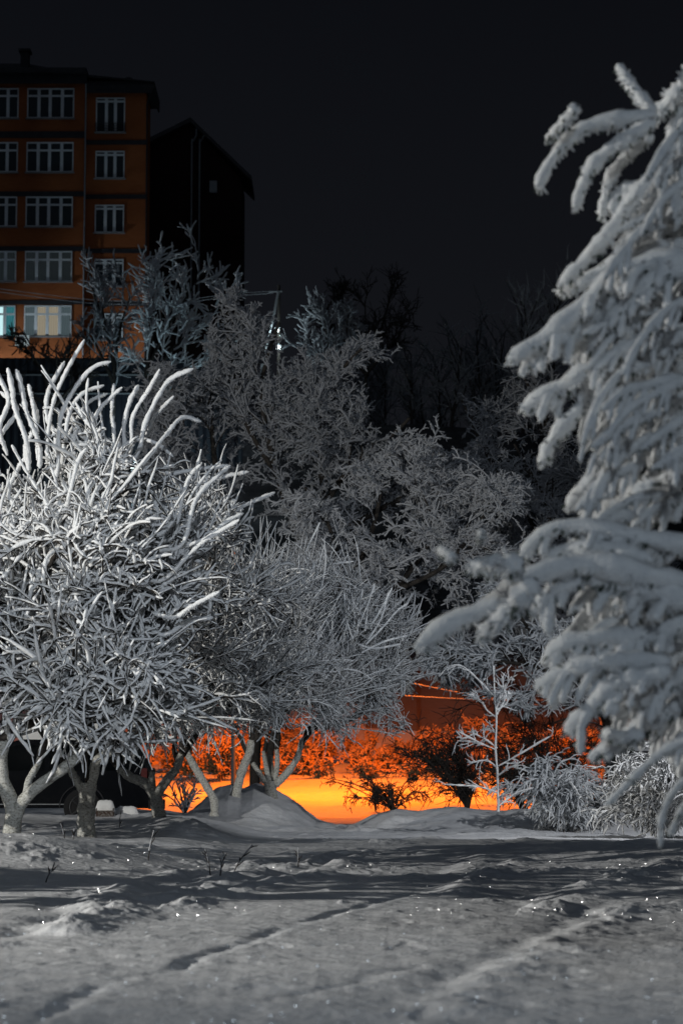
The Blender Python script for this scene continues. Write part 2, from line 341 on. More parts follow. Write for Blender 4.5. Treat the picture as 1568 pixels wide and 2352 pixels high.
def height(X, Y):
    X = np.asarray(X, float); Y = np.asarray(Y, float)
    h = .05 * fbm(X * .16, Y * .10, 3) + .010 * fbm(X * .9, Y * 1.6, 4)
    fr = ss(20, 32, Y) * (1 - ss(56, 62, Y)); h = h + fr * .028 * fbm(X * .35 + 9, Y * 1.1, 4)      # wind-laid ribs
    cl = fbm(X * 2.1 + 5, Y * 1.7, 4) + .5 * fbm(X * .22, Y * .2 + 8, 2); h = h + (.010 + .014 * ss(19, 27, Y)) * ss(.80, 1.1, cl) * (1 + .5 * fbm(X * 9, Y * 7, 2)) - .012 * ss(.8, 1.2, -cl)   # crust lumps and dents
    # orchard bank on the left
    b = ss(-1.6, -4.2, X + .6 * vn(Y * .13, Y * 0 + 3)) * ss(24.5, 33, Y) * (1 - ss(60, 66, Y))
    h = h + b * (.20 + .06 * fbm(X * .5, Y * .22, 3))
    h = h + .30 * np.exp(-((X + 4.6) / 1.9) ** 2 - ((Y - 33.2) / 2.6) ** 2)
    # small drifts at the trunk feet
    h = h + .26 * np.exp(-((X + 3.5) / .9) ** 2 - ((Y - 50.2) / 1.5) ** 2) + .16 * np.exp(-((X + 3.0) / .5) ** 2 - ((Y - 49.2) / .8) ** 2)
    h = h + .24 * ss(-1.2, -3, X) * np.exp(-((Y - 54.5) / 3.5) ** 2)
    # banks at 62 m
    xr = X * 62 / np.maximum(Y, 30) * (1) if False else X
    rz = np.interp(xr, RX, RZ)
    wf = np.where(X > .4, 1.7, 2.6)
    front = np.exp(-(np.maximum(62 - Y, 0) / wf) ** 2)
    lump = .07 * fbm(X * 1.3, Y * 1.3, 5) * np.exp(-((Y - 61) / 5) ** 2)
    h = h * (1 - front * (Y > 40)) + rz * front * (Y <= 62) + lump + np.where(Y > 62, rz - h * 0, 0)
    back = ss(62.0, 71, Y)
    val = np.interp(Y, [62, 75, 92, 106, 119, 140, 150, 190, 240, 400], [-.5, -.45, .45, 1.35, 2.5, 15.5, 23.5, 27.5, 30, 30]) + .12 * fbm(X * .2, Y * .2, 4)
    val = val + .15 * fbm(X * .22, Y * 1.5, 4) * ss(72, 80, Y) * (1 - ss(100, 106, Y))
    val = val - 4.5 * np.exp(-((X - 30) / 14) ** 2) * ss(125, 160, Y)
    h = np.where(Y > 62, rz * (1 - back) + val * back + lump, h)
    shp = X.shape; x = X.ravel(); y = Y.ravel(); hh = h.ravel().copy()
    for (pl, wd, ht, dp, fq) in TRW:
        pad = wd * 6
        sel = (y > pl[:, 1].min() - pad) & (y < pl[:, 1].max() + pad) & (x > pl[:, 0].min() - pad) & (x < pl[:, 0].max() + pad)
        if not sel.any(): continue
        xs = x[sel]; ys = y[sel]; best = np.full(len(xs), 1e9); side = np.zeros(len(xs))
        for a, b2 in zip(pl[:-1], pl[1:]):
            ab = b2 - a; t = np.clip(((xs - a[0]) * ab[0] + (ys - a[1]) * ab[1]) / (ab @ ab), 0, 1)
            dx = xs - a[0] - t * ab[0]; dy = ys - a[1] - t * ab[1]; d = np.hypot(dx, dy)
            m = d < best; side[m] = np.sign(dx * ab[1] - dy * ab[0])[m]; best[m] = d[m]
        sd = best * side + .35 * wd * fbm(xs * 1.1, ys * 1.1, 2)
        nz = .5 + .5 * fbm(xs * fq * 1.3, ys * fq * 1.3, 3); nz = np.clip(nz, 0, 1.4)
        ch = .4 * np.abs(fbm(xs * 6, ys * 5, 3))
        hh[sel] += .48 * ht * nz * (1 + ch) * np.exp(-((sd - wd * .7) / wd) ** 2) * ss(.2, .6, nz) - .6 * dp * nz * np.exp(-((sd + wd * .7) / (wd * .7)) ** 2)
    return hh.reshape(shp)
def hz(x, y): return float(height(np.array([x]), np.array([y]))[0])

# ------------------------------------------------------------------ the snow sheet
cols = np.concatenate([-np.geomspace(260, 1.15, 34), np.linspace(-1.12, 1.12, 560), np.geomspace(1.15, 260, 34)])
rows = np.concatenate([np.linspace(-45, 8, 22), np.geomspace(8.2, 76, 760), np.geomspace(76.5, 420, 120)])
YY, SS = np.meshgrid(rows, cols, indexing='ij')
XX = SS * np.maximum(YY, 9) * .1412 * 1.02
XX = np.clip(XX, -420, 420)
HH = height(XX, YY)
g = Geo(); nr, nc = YY.shape
ii = (np.arange(nr - 1)[:, None] * nc + np.arange(nc - 1)[None]).ravel()
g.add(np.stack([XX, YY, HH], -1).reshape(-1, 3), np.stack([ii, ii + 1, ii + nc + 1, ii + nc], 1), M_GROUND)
tag(g.build('snow_ground'), kind='structure')

# glinting ice crystals lying on the snow
g = Geo(); r = np.random.default_rng(5); n = 900
yy = 11.5 + 24 * r.uniform(0, 1, n) ** 1.5; xx = r.uniform(-1, 1, n) * yy * .15
hh = height(xx, yy); s = .0012 + .0026 * r.uniform(0, 1, n) ** 4 * (yy / 18) ** .5 * np.where(r.uniform(0, 1, n) > .93, 1.7, 1)
c = np.stack([xx, yy, hh + .012], 1)
ls = np.where((yy < 21)[:, None], np.array([[1.6, -6, 7.5]]), np.array([KEY])); hv = nrm(nrm(ls - c) + nrm(np.array([0, 0, CAMH]) - c)); sd = nrm(np.cross(hv, Z)); up = np.cross(sd, hv)
V = np.concatenate([c[:, None] + k[0] * sd[:, None] * s[:, None, None] + k[1] * up[:, None] * s[:, None, None] + k[2] * hv[:, None] * s[:, None, None]
                    for k in ((-1, 0, 0), (0, -1, 0), (1, 0, 0), (0, 1, 0), (0, 0, .03), (0, 0, -.5))], 1)
q = np.array([[0, 1, 4, 4], [1, 2, 4, 4], [2, 3, 4, 4], [3, 0, 4, 4], [1, 0, 5, 5], [2, 1, 5, 5], [3, 2, 5, 5], [0, 3, 5, 5]])
g.add(V.reshape(-1, 3), (q[None] + (np.arange(n) * 6)[:, None, None]).reshape(-1, 4), M_CRYSTAL)
tag(g.build('ice_crystals', smooth=False), 'tiny glinting ice crystals scattered over the near snow', 'ice crystals', kind='stuff')

# ------------------------------------------------------------------ orchard trees
def orchard_tree(label, base, stems, limbs, cen, rad, seed, shoots=(), dens=1., rs=.030, group='frosted fruit trees of the orchard row', lift_=1.15, sides=6, whip=(.7, 1.5), frost=M_SNOW, stemr=.14, upb=.25, low=.55, nn=(9, 6, 3), l4=(.18, .65)):
    rng = np.random.default_rng(seed)
    root = empty('fruit_tree', (base[0], base[1], base[2] - .05), label, 'fruit tree', group)
    g = Geo()
    for pts, r0, r1 in stems:                                    # whitewashed stem and lower forks
        p = resample(pts, 16); rr = np.linspace(r0, r1, 16) * (1 + .05 * rng.normal(size=16))
        rr[0] *= 1.18
        g.tubes(p, rr, M_TRUNK, 14, .06, rng)
    L1 = []
    for pts, r0, r1 in limbs:
        p = resample(pts, 14) + rng.normal(size=(14, 3)) * .015; L1.append(p)
        g.tubes(p, np.linspace(r0, r1, 14), M_BARK, 8, .12, rng)
        k = lift(p[None], np.linspace(r0, r1, 14)[None] * .75)
        g.tubes(k, np.linspace(r0 * .75, r1 * .95, 14) * rng.uniform(.75, 1.15, 14), frost, 8, .1, rng)
    g.build('trunk', root)
    L1 = np.array(L1)
    cen = np.array(cen); env = ellips(cen, np.array(rad)); env2 = ellips(cen, np.array(rad) * 1.10)
    c = Geo()
    ac = cen - np.array([0, 0, rad[2] * low])
    L2 = grow(L1, int(9 * dens), (25, 75), (.7, 1.9), (.2, 1), 9, rng, up=upb, out=.45, cen=ac, wander=.22, env=env)
    L3 = grow(L2, nn[0], (20, 80), (.45, 1.25), (.15, 1), 9, rng, up=upb, out=.4, cen=ac, wander=.22, env=env)
    L4 = grow(L3, nn[1], (25, 85), l4, (.1, 1), 6, rng, up=upb * .6, out=.2, cen=ac, wander=.24, env=env2, grav=(-.06, .16))
    L5 = grow(L3[::nn[2]], 1, (8, 50), whip, (.5, 1), 9, rng, up=upb * 2.0, out=.3, cen=ac, wander=.07, env=ellips(cen, np.array(rad) * 1.22), grav=(-.03, .10))
    lw = L2[L2[:, 4, 2] < cen[2] - rad[2] * .25]
    L6 = grow(lw, 4, (30, 95), (.35, .95), (.3, 1), 8, rng, up=-.45, out=.2, cen=ac, wander=.16, grav=(.03, .20)); L6 = L6[L6[:, :, 2].min(1) > base[2] + .55]
    c.tubes(L6, taper(.009, .006, 8), M_BARK, 3)
    c.tubes(L2, taper(.026, .014, 9), M_BARK, 5, .1, rng); kb = rs / .024; c.tubes(L3, taper(.018 * kb, .010 * kb, 9), M_BARK, 4)
    c.tubes(L4, taper(.012 * kb, .007 * kb, 6), M_BARK, 3); c.tubes(L5, taper(.009, .006, 9), M_BARK, 3)
    for L, k, n in ((L2, 1.25, 9), (L3, 1.0, 9), (L4, .78, 6), (L5, .85, 9), (L6, .8, 8)):
        B = len(L); rr = rs * k * rng.uniform(.5, 1.45, (B, 1)) * rng.uniform(.65, 1.35, (B, n)); rr[:, -1] *= .6; rr[:, -2] *= .85; rr[:, 0] *= .6
        c.frost(lift(L, rs * k * lift_), rr, frost, sides, .28, rng, 1.0)
    pk = np.concatenate([L3[:, ::3].reshape(-1, 3), L4[:, 1]]); pk = pk[rng.uniform(0, 1, len(pk)) < .3]
    c.clumps(pk + Z * rs * .8 + rng.normal(size=(len(pk), 3)) * rs * .5, rs * rng.uniform(.9, 2.1, len(pk)), frost, rng)
    for pts, rr0 in shoots:
        if len(shoots) > 20: p_ = np.array(pts[0]); pts = [p_ + (cen - p_) * .16] + list(pts)
        #                                      # the long bare shoots seen against the dark
        p = resample(pts, 34) ; c.tubes(p, taper(.012, .008, 34), M_BARK, 4)
        q = lift(p[None], rr0 * .35)
        r_ = rr0 * (1 + .10 * rng.normal(size=34)); r_[-1] *= .35; r_[-2] *= .85; r_[0] *= .6
        c.tubes(q, r_, frost, 11, .26, rng)
        # hoar spikes along the shoot
        m = 150; t = rng.uniform(2, 32, m); i = t.astype(int); a = q[0][i] + (q[0][i + 1] - q[0][i]) * (t - i)[:, None]
        dd = nrm(rng.normal(size=(m, 3)) + np.array([0, 0, -.5])); tp = a + dd * (rr0 * rng.uniform(1.25, 1.75, m))[:, None]
        c.tubes(np.stack([a, (a + tp) / 2, tp], 1), np.array([.010, .008, .001]), frost, 4)
    c.build('crown', root)
    return root
def PL(D, pts, dd=0.): return [P(u, v, D + dd * i / max(1, len(pts) - 1)) for i, (u, v) in enumerate(pts)]

# tree 1: nearest, biggest
D = 38
b = P(30, 1962, D)
tips = [((0, 985), (20, 920), (-5, 860), (-30, 790)), ((60, 1010), (35, 940), (28, 890), (18, 845)), ((90, 1020), (62, 950), (50, 890), (37, 848)), ((85, 1000), (78, 940), (66, 882)),
        ((110, 1010), (122, 930), (150, 860), (195, 780)), ((128, 1000), (108, 960), (112, 900), (150, 830)), ((60, 1030), (85, 970), (75, 920)),
        ((135, 1050), (140, 960), (175, 890), (215, 845), (256, 832)), ((150, 1010), (160, 950), (190, 905), (240, 886)), ((140, 1040), (175, 970), (205, 925), (248, 905)),
        ((190, 1040), (215, 970), (235, 935), (282, 890)), ((262, 1020), (258, 950), (260, 910), (262, 880)), ((285, 1040), (285, 980), (300, 920), (320, 885)),
        ((300, 1040), (305, 960), (340, 900), (368, 848)), ((320, 1035), (335, 970), (385, 880), (445, 848)), ((330, 1020), (355, 960), (400, 910)), ((350, 1040), (390, 990), (420, 960), (462, 970)),
        ((240, 1120), (262, 1050), (310, 1012), (360, 1020), (398, 1050)), ((330, 1150), (380, 1100), (420, 1085), (525, 1070)), ((400, 1230), (420, 1140), (440, 1090), (462, 1068)),
        ((420, 1250), (450, 1150), (500, 1095), (530, 1070)), ((400, 1200), (360, 1230), (345, 1175), (320, 1190)), ((180, 1290), (230, 1240), (225, 1200)),
        ((100, 1330), (110, 1280), (150, 1250), (182, 1248)), ((380, 1330), (450, 1260), (500, 1225), (550, 1195)), ((60, 1420), (85, 1320), (140, 1270), (180, 1262)),
        ((-20, 1040), (10, 990), (40, 940), (0, 900)), ((320, 1560), (370, 1590), (430, 1585), (470, 1580)), ((200, 1290), (195, 1220), (215, 1190), (225, 1170)),
        ((400, 1420), (440, 1395), (505, 1360)), ((380, 1460), (430, 1430), (490, 1420)), ((240, 1470), (300, 1420), (385, 1370)), ((215, 1500), (230, 1430), (290, 1390), (330, 1385)),
        ((240, 1150), (235, 1110), (250, 1080), (262, 1060)), ((290, 1190), (300, 1130), (305, 1090)), ((160, 1140), (180, 1060), (200, 1030)), ((20, 1130), (40, 1080), (60, 1050)),
        ((290, 1700), (275, 1680), (262, 1660)), ((25, 1700), (10, 1640), (-5, 1600)), ((470, 1240), (520, 1200), (560, 1180))]
rr = np.random.default_rng(11)
sh1 = []
for t in tips:
    d0 = 38 + rr.uniform(-1.6, .6)
    sh1.append((PL(d0, t, rr.uniform(-.5, .5)), rr.uniform(.029, .038)))
orchard_tree('largest frosted fruit tree at the left edge, with long thick snowy shoots', b,
    [(PL(D, [(30, 1966), (28, 1915), (32, 1868), (24, 1835), (5, 1790), (5, 1740), (8, 1700)]), .155, .09),
     (PL(D, [(32, 1895), (48, 1850), (72, 1820), (110, 1790), (150, 1762), (185, 1730)], -.3), .10, .085),
     (PL(D, [(60, 1828), (68, 1790), (88, 1755), (98, 1720)], .4), .06, .045)],
    [(PL(D, [(5, 1705), (-15, 1640), (-40, 1560), (-60, 1450)]), .08, .03), (PL(D, [(5, 1720), (40, 1640), (60, 1540), (90, 1430), (110, 1290)], .8), .075, .03),
     (PL(D, [(182, 1732), (240, 1690), (290, 1640), (340, 1560), (380, 1480)], -.8), .08, .03), (PL(D, [(150, 1765), (190, 1690), (215, 1600), (250, 1490), (290, 1350)], .5), .065, .03),
     (PL(D, [(0, 1700), (70, 1660), (150, 1640), (220, 1600), (300, 1590)], -1.4), .085, .035), (PL(D, [(98, 1722), (130, 1640), (160, 1540), (180, 1420), (170, 1280)], -1.6), .055, .025),
     (PL(D, [(90, 1740), (140, 1620), (230, 1500), (330, 1400), (400, 1300)], -.2), .055, .03), (PL(D, [(5, 1700), (-60, 1650), (-150, 1600), (-260, 1560)], -.6), .07, .03),
     (PL(D, [(5, 1700), (20, 1560), (0, 1400), (30, 1250)], 1.5), .07, .03), (PL(D, [(110, 1300), (180, 1220), (260, 1150), (330, 1100)], -.4), .04, .03)],
    P(105, 1355, 38), (2.7, 2.7, 2.6), 21, shoots=sh1, dens=1.7, rs=.022, nn=(10, 9, 2), whip=(.6, 1.3), upb=.3, l4=(.10, .42), sides=7)
# tree 2
D = 45; b = P(200, 1925, D)
orchard_tree('frosted fruit tree whose thick stem hides the wheel of the black car', b,
    [(PL(D, [(200, 1930), (198, 1880), (200, 1835), (205, 1800)]), .175, .15), (PL(D, [(200, 1830), (178, 1795), (160, 1765)]), .09, .07),
     (PL(D, [(205, 1812), (214, 1780), (225, 1745), (262, 1722)], -.2), .11, .08)],
    [(PL(D, [(160, 1768), (110, 1700), (60, 1600), (30, 1480)]), .07, .03), (PL(D, [(260, 1724), (310, 1680), (370, 1610), (440, 1520), (500, 1400)], -.5), .08, .03),
     (PL(D, [(225, 1748), (235, 1650), (260, 1520), (290, 1380), (330, 1250)], .6), .07, .03), (PL(D, [(262, 1722), (340, 1650), (430, 1590), (520, 1560)], 1.2), .06, .03),
     (PL(D, [(205, 1805), (190, 1700), (180, 1560), (160, 1400)], -1.2), .06, .03), (PL(D, [(262, 1722), (300, 1600), (380, 1450), (460, 1330), (510, 1220)], -1), .06, .028)],
    P(340, 1425, 45), (2.5, 2.5, 2.45), 33, dens=1.25, rs=.019, nn=(9, 6, 2), whip=(.8, 1.6), upb=.32,
    shoots=[(PL(44, t), .036) for t in [((420, 1180), (470, 1120), (520, 1095), (572, 1085)), ((430, 1200), (480, 1160), (545, 1150)), ((440, 1180), (455, 1130), (480, 1095)), ((460, 1220), (520, 1180), (590, 1150), (632, 1132)), ((450, 1240), (500, 1200), (560, 1170))]])
# tree 3
D = 50; b = P(366, 1885, D)
orchard_tree('frosted fruit tree with wide arms like a cup, behind the black car tail', b,
    [(PL(D, [(366, 1890), (364, 1865), (360, 1840), (358, 1815)]), .145, .125), (PL(D, [(358, 1830), (335, 1800), (300, 1785), (275, 1765)]), .115, .085),
     (PL(D, [(362, 1822), (385, 1790), (405, 1765), (418, 1730)]), .11, .075), (PL(D, [(345, 1803), (350, 1780), (352, 1768)], -.3), .07, .05)],
    [(PL(D, [(275, 1767), (240, 1720), (200, 1640), (190, 1540)]), .07, .03), (PL(D, [(418, 1732), (425, 1680), (460, 1600), (520, 1500), (560, 1400)]), .08, .03),
     (PL(D, [(410, 1755), (400, 1700), (395, 1600), (420, 1450), (450, 1330)], .8), .06, .03), (PL(D, [(418, 1735), (480, 1650), (560, 1600), (650, 1540)], -.8), .06, .03),
     (PL(D, [(280, 1765), (300, 1680), (340, 1560), (380, 1420)], -.8), .06, .03)],
    P(455, 1450, 50), (2.35, 2.5, 2.5), 44, dens=1.2, rs=.015, nn=(9, 6, 2), whip=(.9, 1.7), upb=.35)
# trees 4, 5, 6 on the far banks
D = 56; b = P(490, 1868, D)
orchard_tree('frosted fruit tree whose thin dark stem leans left out of the snow bank', b,
    [(PL(D, [(492, 1875), (492, 1840), (478, 1812), (455, 1775), (432, 1735), (425, 1715)]), .10, .075)],
    [(PL(D, [(425, 1718), (430, 1660), (470, 1600), (520, 1540), (560, 1450)]), .075, .03), (PL(D, [(425, 1718), (400, 1650), (400, 1560), (430, 1450)]), .06, .03),
     (PL(D, [(440, 1690), (520, 1640), (600, 1600), (680, 1560)], -.5), .055, .03), (PL(D, [(432, 1665), (500, 1560), (580, 1470), (640, 1370)], .5), .05, .03)],
    P(570, 1470, 56), (2.15, 2.3, 2.55), 55, dens=1.35, rs=.0125, nn=(10, 6, 1), l4=(.2, .6), whip=(1.0, 1.9), upb=.4, sides=5, frost=M_FROST)
D = 59; b = P(545, 1815, D)
orchard_tree('frosted fruit tree with one dark stem rising steeply from the bank top', b,
    [(PL(D, [(540, 1830), (548, 1800), (558, 1765), (572, 1730), (578, 1700)]), .12, .09)],
    [(PL(D, [(578, 1705), (580, 1660), (600, 1580), (650, 1480), (700, 1380)]), .085, .03), (PL(D, [(575, 1715), (600, 1680), (660, 1630), (740, 1590)]), .06, .03),
     (PL(D, [(570, 1735), (550, 1690), (520, 1640), (500, 1560)]), .06, .03), (PL(D, [(580, 1700), (620, 1620), (690, 1550), (780, 1480)], .6), .055, .03)],
    P(660, 1460, 59), (2.15, 2.4, 2.55), 66, dens=1.35, rs=.0125, nn=(10, 6, 1), l4=(.2, .6), whip=(1.0, 1.9), upb=.42, sides=5, frost=M_FROST)
D = 61; b = P(622, 1825, D)
orchard_tree('frosted fruit tree at the far end, its stem splitting into five arms', b,
    [(PL(D, [(624, 1840), (622, 1815), (620, 1795)]), .15, .16), (PL(D, [(612, 1800), (592, 1770), (580, 1752)]), .07, .055), (PL(D, [(618, 1800), (612, 1765), (605, 1725)]), .07, .055),
     (PL(D, [(630, 1800), (636, 1760), (636, 1720)]), .08, .06), (PL(D, [(632, 1802), (655, 1780), (680, 1745), (695, 1700)]), .10, .07), (PL(D, [(624, 1800), (624, 1765), (622, 1735)], .3), .06, .05)],
    [(PL(D, [(695, 1702), (720, 1660), (780, 1600), (850, 1550), (900, 1490)]), .06, .025), (PL(D, [(636, 1722), (650, 1640), (700, 1540), (760, 1430)]), .06, .025),
     (PL(D, [(580, 1754), (575, 1700), (590, 1620), (640, 1520)]), .05, .025), (PL(D, [(605, 1728), (625, 1650), (680, 1580), (740, 1530)]), .05, .025),
     (PL(D, [(695, 1702), (730, 1670), (800, 1650), (870, 1610)]), .05, .022), (PL(D, [(690, 1720), (740, 1640), (800, 1560), (830, 1460)], -.6), .05, .025)],
    P(745, 1485, 61), (2.25, 2.4, 2.35), 77, dens=1.2, rs=.0125, nn=(10, 6, 1), l4=(.2, .6), whip=(.9, 1.8), upb=.3, sides=5, frost=M_FROST,
    shoots=[(PL(59, t), .024) for t in [((840, 1480), (880, 1440), (910, 1405), (938, 1385)), ((830, 1500), (880, 1475), (935, 1460)), ((820, 1460), (826, 1400), (832, 1350)), ((838, 1450), (845, 1390), (860, 1340)),
            ((845, 1470), (875, 1420), (892, 1360)), ((820, 1480), (860, 1490), (920, 1480)), ((810, 1470), (795, 1420), (790, 1360)), ((850, 1440), (880, 1390), (900, 1350)), ((690, 1330), (745, 1300), (812, 1290)), ((690, 1290), (720, 1230), (735, 1200))]])

# two orchard trees left of the picture: their shadows lie across the path
for lb, (x, y), sd in (('snowy fruit tree left of the path, out in the open snow', (-10.6, 24.4), 5), ('snowy fruit tree left of the path, in the middle of three', (-11.2, 31.0), 6), ('snowy fruit tree left of the path, farthest of three', (-12.0, 38.5), 8)):
    z0 = hz(x, y); b = np.array([x, y, z0])
    q = lambda *a: [b + np.array(k) for k in a]
    orchard_tree(lb, b, [(q((0, 0, -.1), (.02, 0, .5), (0, .05, 1.0)), .16, .14)],
        [(q((0, 0, 1), (.8, .2, 1.6), (1.6, .4, 2.6)), .08, .03), (q((0, 0, 1), (-.7, .3, 1.7), (-1.4, .8, 2.8)), .08, .03), (q((0, 0, 1), (.1, -.8, 1.8), (.2, -1.6, 2.8)), .08, .03),
         (q((0, 0, 1), (.1, .6, 2.), (.2, 1.2, 3.4)), .08, .03), (q((0, 0, 1), (-.2, -.1, 2.), (0, 0, 3.8)), .08, .03)],
        b + np.array([0, 0, 3.3]), (2.5, 2.5, 2.3), sd, dens=.5, rs=.03, sides=5, nn=(6, 4, 3))

# ------------------------------------------------------------------ big frosted trees behind the orchard
def back_tree(name, label, cat, base, limbs, cen, rad, seed, frost, rs=.03, n2=9, n3=8, n4=6, group=None, planar=.3, up=.1, grav=(-.02, .1), fish=(35, 65), l4=(.25, .6), l2=(1.2, 2.8), rt=.2, l3=(.7, 1.6), low=.4, wander=.14, n5=0):
    rng = np.random.default_rng(seed)
    root = empty(name, base, label, cat, group)
    g = Geo(); c = Geo(); L1 = []
    for pts, r0, r1 in limbs:
        p = resample(pts, 14); L1.append(p); g.tubes(p, np.linspace(r0, r1, 14), M_BARK, 8, .1, rng)
    g.build('trunk', root)
    cen = np.array(cen); env = ellips(cen, np.array(rad), .22); ac = cen - np.array([0, 0, rad[2] * low])
    e2 = ellips(cen, np.array(rad) * 1.12, .22)
    L1 = np.array(L1)
    L2 = grow(L1, n2, (25, 65), l2, (.2, 1), 10, rng, up=up, out=.4, cen=ac, wander=wander, env=env, grav=grav)
    L3 = grow(L2, n3, (25, 60), l3, (.1, 1), 9, rng, up=up, out=.35, cen=ac, wander=wander, env=env, grav=grav, planar=planar)
    L4 = grow(L3, n4, fish, l4, (.05, 1), 5, rng, up=.05, out=.1, cen=ac, wander=.12, env=e2, grav=grav, planar=planar)
    c.tubes(L2, taper(.035, .015, 10), M_BARK, 4); c.tubes(L3, taper(.016, .008, 9), M_BARK, 3)
    LL = [(L2, 1.1), (L3, 1.05), (L4, .9)]
    if n5: LL.append((grow(L4, n5, (30, 65), (.06, .20), (.05, 1), 3, rng, up=.05, wander=.1, grav=grav), .75))
    for L, k in LL:
        B, N, _ = L.shape; rr = rs * k * rng.uniform(.7, 1.3, (B, 1)) * rng.uniform(.7, 1.3, (B, N)); rr[:, -1] *= .8
        c.frost(lift(L, rs * .6), rr, frost, 4 if N < 5 else 5, .15, rng)
    c.build('crown', root)
    return root
D = 76; b = P(585, 1850, D); b[2] = hz(b[0], b[1]) - .1
back_tree('willow_tree', 'tall feathery frosted tree rising above the orchard before the black gabled block', 'tree', b,
    [([b, P(588, 1700, D), P(620, 1500, D), P(690, 1300, D), P(740, 1150, D)], .17, .13), (PL(D, [(620, 1500), (560, 1300), (500, 1100), (480, 900)], 1), .17, .06), (PL(D, [(720, 1200), (800, 1080), (900, 1000), (940, 960)], -1), .12, .05),
     (PL(D, [(700, 1270), (640, 1100), (600, 900), (640, 740)]), .13, .05), (PL(D, [(740, 1150), (740, 980), (780, 860), (830, 800)], -1), .11, .04), (PL(D, [(690, 1300), (820, 1200), (950, 1130), (1040, 1080)], -2), .13, .05),
     (PL(D, [(560, 1300), (430, 1180), (380, 1020), (400, 880)], -1), .11, .05), (PL(D, [(640, 1100), (560, 960), (530, 820), (520, 720)], 1), .09, .04)],
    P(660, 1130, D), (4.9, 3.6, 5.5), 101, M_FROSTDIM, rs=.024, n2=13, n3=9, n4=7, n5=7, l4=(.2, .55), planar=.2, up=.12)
D = 72; b = P(622, 1850, D); b[2] = hz(b[0], b[1]) - .1
back_tree('willow_tree', 'broad frosted tree filling the middle, its sprays hanging over the orange glow', 'tree', b,
    [([b, P(618, 1750, D), P(660, 1600, D), P(780, 1450, D)], .12, .11), (PL(D, [(780, 1450), (900, 1360), (980, 1250), (1010, 1150)]), .12, .05), (PL(D, [(700, 1540), (800, 1350), (860, 1200), (880, 1080)], 1), .12, .05),
     (PL(D, [(700, 1540), (860, 1500), (980, 1480), (1080, 1470)], -1), .1, .04), (PL(D, [(780, 1450), (780, 1300), (740, 1170), (700, 1120)], -1), .1, .04), (PL(D, [(900, 1360), (1020, 1300), (1100, 1200), (1150, 1110)], -1), .08, .04)],
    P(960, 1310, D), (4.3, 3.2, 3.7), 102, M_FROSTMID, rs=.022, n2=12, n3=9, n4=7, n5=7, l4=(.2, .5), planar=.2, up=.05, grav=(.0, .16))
D = 84; b = P(1400, 1850, D); b[2] = hz(b[0], b[1]) - .1
back_tree('hawthorn_tree', 'dim twiggy frosted tree behind the snowy spruce, darker than its neighbours', 'tree', b,
    [([b, P(1400, 1700, D), P(1360, 1500, D), P(1320, 1350, D)], .22, .13), (PL(D, [(1320, 1350), (1220, 1200), (1120, 1050), (1060, 920)]), .12, .04), (PL(D, [(1340, 1420), (1330, 1200), (1260, 1000), (1200, 860)], 1), .12, .04),
     (PL(D, [(1360, 1500), (1250, 1420), (1120, 1400), (1020, 1420)], -1), .1, .04), (PL(D, [(1350, 1450), (1450, 1250), (1500, 1050), (1500, 880)]), .12, .04), (PL(D, [(1380, 1600), (1280, 1540), (1180, 1520), (1100, 1540)], -1.5), .09, .04),
     (PL(D, [(1360, 1500), (1480, 1400), (1600, 1300)]), .1, .04)],
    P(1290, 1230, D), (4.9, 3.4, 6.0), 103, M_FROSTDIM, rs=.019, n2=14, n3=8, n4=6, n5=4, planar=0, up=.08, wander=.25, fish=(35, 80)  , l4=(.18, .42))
D = 80; b = P(1480, 1850, D); b[2] = hz(b[0], b[1]) - .1
back_tree('hawthorn_tree', 'dim frosted tree filling the gap between the broad tree and the spruce', 'tree', b,
    [([b, P(1470, 1700, D), P(1420, 1560, D), P(1340, 1430, D)], .2, .12), (PL(D, [(1340, 1430), (1240, 1330), (1150, 1230), (1080, 1140)]), .11, .04), (PL(D, [(1400, 1520), (1280, 1450), (1180, 1400), (1080, 1380)], -1), .1, .04),
     (PL(D, [(1340, 1430), (1280, 1280), (1250, 1150), (1180, 1020)], 1), .1, .04), (PL(D, [(1340, 1430), (1380, 1280), (1360, 1120)], 1), .1, .04), (PL(D, [(1280, 1360), (1200, 1350), (1120, 1300)]), .07, .03)],
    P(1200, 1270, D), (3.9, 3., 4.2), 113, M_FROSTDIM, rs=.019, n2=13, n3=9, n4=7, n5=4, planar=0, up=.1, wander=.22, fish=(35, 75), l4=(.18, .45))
D = 66; b = P(1430, 1860, D); b[2] = hz(b[0], b[1]) - .1
back_tree('crab_apple_tree', 'low twiggy frosted tree hanging over the dark red wall', 'tree', b,
    [([b, P(1430, 1760, D), P(1400, 1640, D), P(1330, 1560, D)], .13, .08), (PL(D, [(1330, 1560), (1220, 1530), (1080, 1510), (980, 1490)]), .07, .025), (PL(D, [(1330, 1560), (1240, 1480), (1180, 1400), (1120, 1370)]), .07, .03),
     (PL(D, [(1400, 1640), (1300, 1600), (1200, 1590), (1090, 1600)]), .05, .02), (PL(D, [(1380, 1600), (1330, 1480), (1350, 1400)]), .07, .03), (PL(D, [(1400, 1640), (1340, 1640), (1270, 1660)]), .05, .02)],
    P(1200, 1500, D), (3.0, 2., 1.55), 104, M_FROST, rs=.020, n2=11, n3=7, n4=6, planar=0, up=.02, l2=(.6, 1.4), l3=(.4, .9), l4=(.2, .45), wander=.25, fish=(35, 80))

